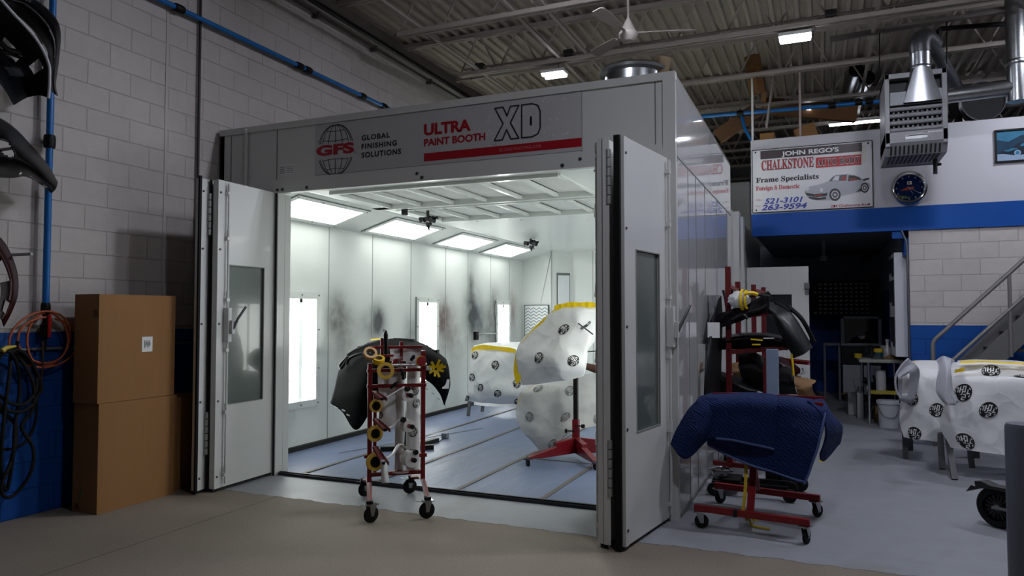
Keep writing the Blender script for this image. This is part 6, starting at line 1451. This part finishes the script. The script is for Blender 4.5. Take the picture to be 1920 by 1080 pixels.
M_duct = mat('shiny_sheet_steel', '#9a9da2', .3, 1.0, noise_=(7, .25))
hm = (hx0 + hx1) / 2 - .0
fcx = onY(1727, 110, 8.95).x
MB().box(hx0 + .05, hx1 - .05, hy0 - .03, hy0 + .05, 3.85, 4.0).build('flue_box', mat('dull_sheet_steel', '#6d7074', .55, .9, noise_=(7, .2)), ht, bevel=.004)
b = MB()
base = [V((hx0 + .18, hy0 - .08, 3.86)), V((hx1 - .06, hy0 - .08, 3.86)), V((hx1 - .06, hy0 + .12, 3.86)), V((hx0 + .18, hy0 + .12, 3.86))]
zc = onY(1727, 127, 8.98).z; K = 24; top_ = [V((fcx + .10 * math.cos(2 * math.pi * k / K), 9.02 + .10 * math.sin(2 * math.pi * k / K), zc)) for k in range(K)]
bot = []
for k in range(K):
    a = 2 * math.pi * k / K; c, s = math.cos(a), math.sin(a); m_ = max(abs(c), abs(s)); cx2 = (base[0].x + base[1].x) / 2; bot.append(V((cx2 + c / m_ * (base[1].x - base[0].x) / 2, 9.02 + s / m_ * .10, 3.86)))
b.add(bot + top_, [(k, (k + 1) % K, K + (k + 1) % K, K + k) for k in range(K)])
b.build('flue_hood', M_duct, ht, smooth=45)
zt2 = onY(1727, 98, 8.98).z
MB().tube([(fcx, 9.02, zc - .01), (fcx, 9.02, zt2)], .10, 24).lathe((fcx, 9.02, zc + .01), (0, 0, 1), [(.10, 0), (.106, .01), (.10, .02)], 24, cap=False).build('flue_collar', M_duct, ht, smooth=50)
fl = thing('flue_pipe', 'grey flue elbow and pipes from the heater hood to the tall vertical duct', 'duct', (fcx, 9.1, zt2))
e1 = spline([(fcx, 9.02, zt2), (fcx, 9.03, zt2 + .12), (fcx + .06, 9.12, zt2 + .2), (fcx + .16, 9.3, zt2 + .16)], 12)
MB().tube(e1, .105, 18).build('elbow', mat('dull_duct', '#55565a', .4, .8), fl, smooth=50)
d1 = onY(1800, 175, 10.0)
MB().tube([e1[-1], d1], .07, 16).build('slant_pipe', mat('dull_duct', '#55565a', .4, .8), fl, smooth=50)
a, e = onY(1776, 180, 9.6), onY(1896, 165, 9.6)
MB().tube([a, e], .085, 20).build('cross_pipe', M_galv, fl, smooth=50)
vx = onY(1906, 120, 9.6).x; zb = onY(1906, 190, 9.6).z
MB().tube([(vx, 9.6, zb), (vx, 9.6, 5.44)], .10, 24).lathe((vx, 9.6, 4.33), (0, 0, 1), [(.10, 0), (.108, .01), (.108, .05), (.10, .06)], 24, cap=False).build('riser', M_galv, fl, smooth=50)
MB().lathe((vx, 9.6, zb), (0, 0, 1), [(0, -.005), (.104, -.005), (.104, .03)], 24).build('end_cap', M_galv, fl, smooth=40)
p = onY(1757, 300, 9.3); b = MB().tube([(p.x, 9.45, 3.31), (p.x, 9.45, 3.14)], .022, 10).tube([(p.x, 9.45, 3.24), (p.x + .06, 9.45, 3.25)], .016, 8)
one(b, 'gas_drip_leg', mat('dark_iron_pipe', '#2b2a2a', .5, .5), 'short dark gas pipe stub under the heater', 'pipe', smooth=40)
# black round drum fans standing on the mezzanine
for px, py, rx, lab in ((1806, 196, 34, 'left one of two big black round fans over the mezzanine, right of the heater'), (1843, 190, 30, 'right one of two big black round fans over the mezzanine, with a shiny rim')):
    c = onY(px, py, 11.2); r = rx / FPX * 11.0
    if px < 1820: c = onY(1797, 204, 11.7); r = .13
    else: r = .26
    t = thing('drum_fan', lab, 'fan', tuple(c))
    MB().lathe(c, (.15, -1, 0), [(0, .0), (r * .96, .0), (r * .97, -.12), (0, -.12)], 36).build('drum', M_dark, t, smooth=40)
    MB().lathe(c, (.15, -1, 0), [(r * .97, -.1), (r * 1.0, -.1), (r * 1.02, .02), (r * .97, .02), (r * .96, -.1)], 36, cap=False).build('rim', M_black if px < 1820 else mat('dark_shiny_rim', '#2a2b2e', .45, .8), t, smooth=40)
    MB().box(c.x - .05, c.x + .05, c.y + .02, c.y + .10, 2.93, c.z - r * .9).build('foot', M_black, t)

# ================================================================== STORAGE ROOM UNDER THE MEZZANINE
# small parts cabinet on the back wall
gx0, gx1, gz0, gz1 = -.20, .90, 1.50, 2.19
pcab = thing('parts_cabinet', 'wall cabinet of many small dark drawers at the back of the storage room', 'cabinet', (.35, 15.65, gz0))
MB().box(gx0, gx1, 15.42, 15.69, gz0, gz1).build('body', M_satin, pcab)
M_drw = mat('dark_drawer', '#34363a', .5); M_dl = mat('drawer_label', '#c9ccd2', .6)
first = None
for i in range(11):
    for j in range(8):
        if i < 1 and j not in (0, 5): continue
        x = gx0 + .05 + i * .092; z = gz0 + .03 + j * .08
        if first is None:
            b = MB().box(x, x + .08, 15.405, 15.42, z, z + .065, 0); b.box(x + .015, x + .065, 15.402, 15.405, z + .02, z + .048, 1)
            first = b.build('drawer', [M_drw, M_dl], pcab); fx_, fz_ = x, z
        else:
            c = first.copy(); COL.objects.link(c); c.location = (x - fx_, 0, z - fz_)
# cabinets and ledge below it
t = thing('glass_cabinet', 'dark cabinet with a glass front that mirrors a lamp, in the storage room', 'cabinet', (.6, 14.5, 0))
b = MB()
for q in ((.31, .36, 1.02, 1.50), (.90, .95, 1.02, 1.50), (.31, .95, 1.46, 1.50), (.31, .95, .99, 1.03)): b.box(q[0], q[1], 14.0, 14.5, q[2], q[3])
b.build('case', mat('grey_case', '#747880', .45), t); MB().box(.36, .90, 14.06, 14.08, 1.03, 1.46).build('glass', mat('black_glass', '#0c0d10', .05, coat=.8), t)
MB().box(.31, .95, 14.0, 14.5, .66, .99).build('black_bay', M_satin, t, bevel=.006)
MB().box(.33, .93, 14.0, 14.5, .14, .65).box(.36, .90, 13.99, 14.0, .40, .41).build('lower_box', mat('pale_grey_cabinet', '#9a9da5', .5), t, bevel=.004)
MB().box(.35, .91, 14.05, 14.45, 0, .14).build('plinth', M_dark, t)
one(MB().box(.02, .30, 14.05, 14.45, .98, 1.03).box(.02, .06, 14.1, 14.4, 0, .98).box(.26, .30, 14.1, 14.4, 0, .98), 'side_bench', mat('grey_bench', '#5c6068', .5), 'narrow grey bench left of the glass cabinet in the storage room', 'bench', bevel=.004)
# wall cabinet with posters
t = thing('wall_cabinet', 'tall white wall cabinet on the corner of the storage room over the work table', 'cabinet', (.97, 11.2, .97))
MB().box(.90, 1.048, 10.86, 11.65, .97, 2.36).build('body', mat('white_cabinet', '#cfd1d5', .45), t, bevel=.006)
b = MB()
for z0_, z1_ in ((2.05, 2.3), (1.65, 2.0), (1.1, 1.5)): b.box(.895, .90, 10.92, 11.2, z0_, z1_); b.box(.895, .90, 11.25, 11.55, z0_ + .05, z1_)
b.build('poster', mat('dark_poster', '#20242c', .5, noise_=(20, .6)), t)
# work table
tx0, tx1, ty0, ty1 = .475, 1.04, 11.25, 12.35
wt = thing('work_table', 'paint spattered work table on chrome legs at the side of the storage room', 'table', ((tx0 + tx1) / 2, 11.8, 0))
MB().box(tx0, tx1, ty0, ty1, .86, .905).build('table_top', mat('spattered_top', '#9a9a90', .5, noise_=(18, .5)), wt, bevel=.006)
for x, y in ((.60, 11.3), (.56, 12.28), (1.0, 11.3), (1.0, 12.28)): MB().tube([(x, y, 0), (x, y, .86)], .022, 10).build('leg', M_chrome, wt, smooth=40)
MB().box(.60, 1.02, 11.3, 12.3, .43, .45, 0).box(.60, 1.02, 11.285, 11.30, .425, .475, 1).build('shelf', [mat('brown_shelf', '#6a5234', .7), mat('yellow_shelf_edge', '#a8962e', .6)], wt)
MB().bar((.58, 11.3, .50), (.57, 12.28, .50), .03, .06).build('side_rail', mat('pale_rail', '#9a9c9e', .4, .4), wt)
def pot(name, px, py, Y, r, h, m, label, cat, prof=None, parts=(), z=.906):
    c = onY(px, py, Y); c.z = z; t = thing(name, label, cat, tuple(c))
    MB().lathe(c, (0, 0, 1), prof or [(0, 0), (r * .9, 0), (r, h), (r * .95, h), (r * .85, .01), (0, .01)], 20).build('body', m, t, smooth=40)
    for nm, pr_, mm in parts: MB().lathe(c, (0, 0, 1), pr_, 20).build(nm, mm, t, smooth=40)
    return t
pot('tape_tub', 1609, 668, 11.6, .055, .06, mat('yellow_tub', '#b79b1e', .5), 'small yellow tub at the left corner of the work table', 'tub')
pot('paint_can', 1647, 666, 11.75, .06, .13, mat('teal_can', '#1f4c58', .45), 'teal and yellow paint can on the work table', 'paint can', parts=[('band', [(.062, .08), (.064, .08), (.064, .13), (.05, .135), (0, .135)], mat('yellow_tub', '#b79b1e', .5))])
pot('spray_bottle', 1664, 668, 11.5, .05, .2, mat('clear_bottle', '#8d8f90', .3), 'pale bottle with a narrow neck on the work table', 'bottle', prof=[(0, 0), (.05, 0), (.052, .02), (.052, .14), (.02, .18), (.018, .24), (.026, .245), (.026, .275), (0, .28)])
pot('plastic_jar', 1657, 650, 12.0, .045, .17, mat('clear_bottle', '#8d8f90', .3), 'pale jar standing behind the paint can on the work table', 'jar')
b = MB()
for i, (px, py, Y) in enumerate(((1626, 662, 11.9), (1640, 676, 11.45), (1655, 678, 11.35), (1672, 674, 11.5), (1685, 676, 11.4))):
    pass
def rag(px, py, Y, w, m, label, name='rag', cat='rag', seed=0, h=.05):
    c = onY(px, py, Y); c.z = .908
    b = MB().grid(lambda u, v: c + V(((u - .5) * w, (v - .5) * w * .8, h * max(0, math.sin(math.pi * u) * math.sin(math.pi * v)) * (1 + .9 * noise.noise(V((u * 4 + seed, v * 4, seed)))))), 14, 12)
    return one(b, name, m, label, cat, smooth=40, solid=.004)
rag(1630, 662, 11.9, .32, M_dk2, 'black bundle of rags at the back of the work table', seed=1, h=.14)
rag(1645, 678, 11.4, .16, mat('grey_scraper', '#3a3d42', .5), 'dark grey cloth near the front edge of the work table', seed=2)
rag(1668, 676, 11.45, .14, mat('ochre_cloth', '#6e5426', .7), 'ochre cloth on the work table in front of the pale bottle', seed=3)
rag(1686, 675, 11.5, .2, mat('brown_cloth', '#3d2a22', .7), 'brown cloth at the right of the work table', seed=4, h=.08)
pot('paper_towel_roll', 1652, 730, 11.5, .062, .29, mat('paper_towel', '#b9bbbc', .8), 'white paper towel roll standing on the table shelf', 'paper towel', prof=[(0.02, 0), (.066, 0), (.066, .29), (.02, .29), (.02, .0)], z=.451)
for px, lab, sd in ((1632, 'black tangle of tools on the left of the table shelf', 1), (1672, 'black tangle of tools on the right of the table shelf', 2)):
    c = onY(px, 725, 11.7); c.z = .455; random.seed(sd); P = [c + V((random.uniform(-.09, .09), random.uniform(-.08, .08), random.uniform(.01, .2))) for _ in range(9)]
    one(MB().tube(spline(P, 40), .016, 6), 'tool_tangle', M_black, lab, 'tools', smooth=50)
# bucket and boxes under the table
c = onZ(1666, 803, 0); c = V((c.x + .02, c.y + .12, 0)); t = thing('plastic_bucket', 'white lidded plastic bucket on the floor in front of the work table', 'bucket', tuple(c))
MB().lathe(c, (0, 0, 1), [(0, 0), (.125, 0), (.145, .32), (0, .32)], 32).build('body', mat('white_bucket', '#c4c7cc', .4), t, smooth=40)
MB().lathe(c + V((0, 0, .315)), (0, 0, 1), [(.15, 0), (.158, .005), (.158, .04), (.145, .05), (0, .05)], 32).build('lid', mat('white_bucket', '#c4c7cc', .4), t, smooth=40)
MB().tube(spline([c + V((-.15, -.02, .30)), c + V((-.08, -.14, .17)), c + V((.05, -.155, .15)), c + V((.15, -.02, .30))], 20), .004, 6).build('handle', M_steel, t, smooth=40)
def open_carton(px0, px1, pyb, pyt, Y, d, label, m, flaps, name='cardboard_box'):
    a, e = onZ(px0, pyb, 0), onZ(px1, pyb, 0); a.z = e.z = 0; h = onY(px0, pyt, a.y).z; y0 = min(a.y, e.y)
    t = thing(name, label, 'box', ((a.x + e.x) / 2, y0 + d / 2, 0)); x0, x1 = a.x, e.x
    b = MB().box(x0, x1, y0, y0 + .006, .0, h).box(x0, x1, y0 + d - .006, y0 + d, 0, h).box(x0, x0 + .006, y0, y0 + d, 0, h).box(x1 - .006, x1, y0, y0 + d, 0, h).box(x0, x1, y0, y0 + d, 0, .006)
    b.build('carton', m, t)
    for (ax_, ay_, dx, dz) in flaps:
        MB().prism([(x0 + (x1 - x0) * ax_, y0 + ay_, h), (x0 + (x1 - x0) * ax_, y0 + d - ay_, h), (x0 + (x1 - x0) * ax_ + dx, y0 + d - ay_, h + dz), (x0 + (x1 - x0) * ax_ + dx, y0 + ay_, h + dz)], (.003, 0, .003)).build('flap', M_card, t)
    return t
M_wcard = mat('white_carton', '#9da0a4', .65)
open_carton(1590, 1607, 778, 738, 12, .25, 'open white cardboard box with brown flaps on the floor left of the work table', M_wcard, [(0, .02, -.09, -.03), (1, .02, .03, .10)])
open_carton(1607, 1620, 784, 736, 11.9, .25, 'narrow white box with a raised brown flap on the floor beside the work table leg', M_wcard, [(0, .02, -.04, .16)])
open_carton(1641, 1650, 792, 762, 11.6, .2, 'small brown box on the floor between the table leg and the white bucket', M_card, [(0, .02, -.07, -.10)])
one(MB().box(.02, .07, 12.4, 12.45, 2.45, 2.70).box(.0, .09, 12.38, 12.47, 2.38, 2.46), 'ceiling_post', mat('grey_ceiling_post', '#73767a', .5), 'short grey square post under the storage room ceiling', 'post')
p = onY(1622, 478, 14.5); one(MB().lathe(p, (.2, -.5, -1), [(0, -.06), (.05, -.05), (.06, 0), (.11, .10), (0, .09)], 20).tube([p, (p.x, p.y, 2.70)], .015, 6), 'spot_lamp', mat('dark_lamp', '#35383d', .5), 'small unlit lamp under the storage room ceiling near the back', 'lamp', smooth=40)

# ================================================================== STAIRS
SYY = 9.75
st = thing('metal_staircase', 'grey metal staircase with pipe handrails rising right along the block wall', 'stairs', (2.2, 10.1, 0))
a, e = onY(1827, 676, SYY), onY(1920, 588, SYY); d = (e - a); d.normalize()
base0 = a - d * (a.z / d.z) ; topP = a + d * 2.6
M_st = mat('grey_stair_steel', '#6b6a6b', .5, .3, noise_=(6, .15))
for y in (SYY, SYY + .78):
    xc = onY(1744, 640, SYY).x; sl = d.z / d.x; xr_ = max(xc, base0.x + .30)
    MB().prism([V((xc, y, max(0, (xc - base0.x - .30) * sl))), V((xr_, y, max(0, (xr_ - base0.x - .30) * sl))), V((topP.x + .30, y, topP.z)), V((topP.x, y, topP.z)), V((xc, y, max(.02, (xc - base0.x) * sl)))], (0, .03, 0)).build('stringer', M_st, st)
n_ = int(topP.z / .19)
for i in range(1, n_ + 1):
    z = i * .19; x = base0.x + d.x / d.z * z + .10
    if x < xc: continue
    MB().box(x, x + .27, SYY + .03, SYY + .78, z - .03, z).build('tread', mat('dark_tread', '#3b3a3b', .6, .3), st)
r0_ = onY(1748, 676, SYY); kx = onY(1749, 640, SYY); k2 = onY(1920, 487, SYY); dd = (k2 - kx).normalized()
M_rail = mat('grey_pipe_rail', '#7d7a78', .45, .4, noise_=(10, .1))
MB().tube([V((kx.x, SYY, 0)), kx - V((0, 0, .03)), kx + dd * .03, kx + dd * 2.6], .024, 12).build('handrail', M_rail, st, smooth=50)
m0, m1 = onY(1786, 676, SYY), onY(1920, 556, SYY); md = (m1 - m0).normalized()
MB().tube([m0 - md * .35, m0 + md * 2.4], .022, 12).build('mid_rail', M_rail, st, smooth=50)
q0, q1 = onY(1866, 678, SYY + .75), onY(1920, 628, SYY + .75); qd = (q1 - q0).normalized()
MB().tube([q0 - qd * .3, q0 + qd * 2.2], .02, 12).build('far_rail', M_rail, st, smooth=50)
for s in (1.1, 2.3): p = kx + dd * s; MB().tube([p, (p.x, SYY, p.z - .95)], .02, 10).build('rail_post', M_rail, st, smooth=50)
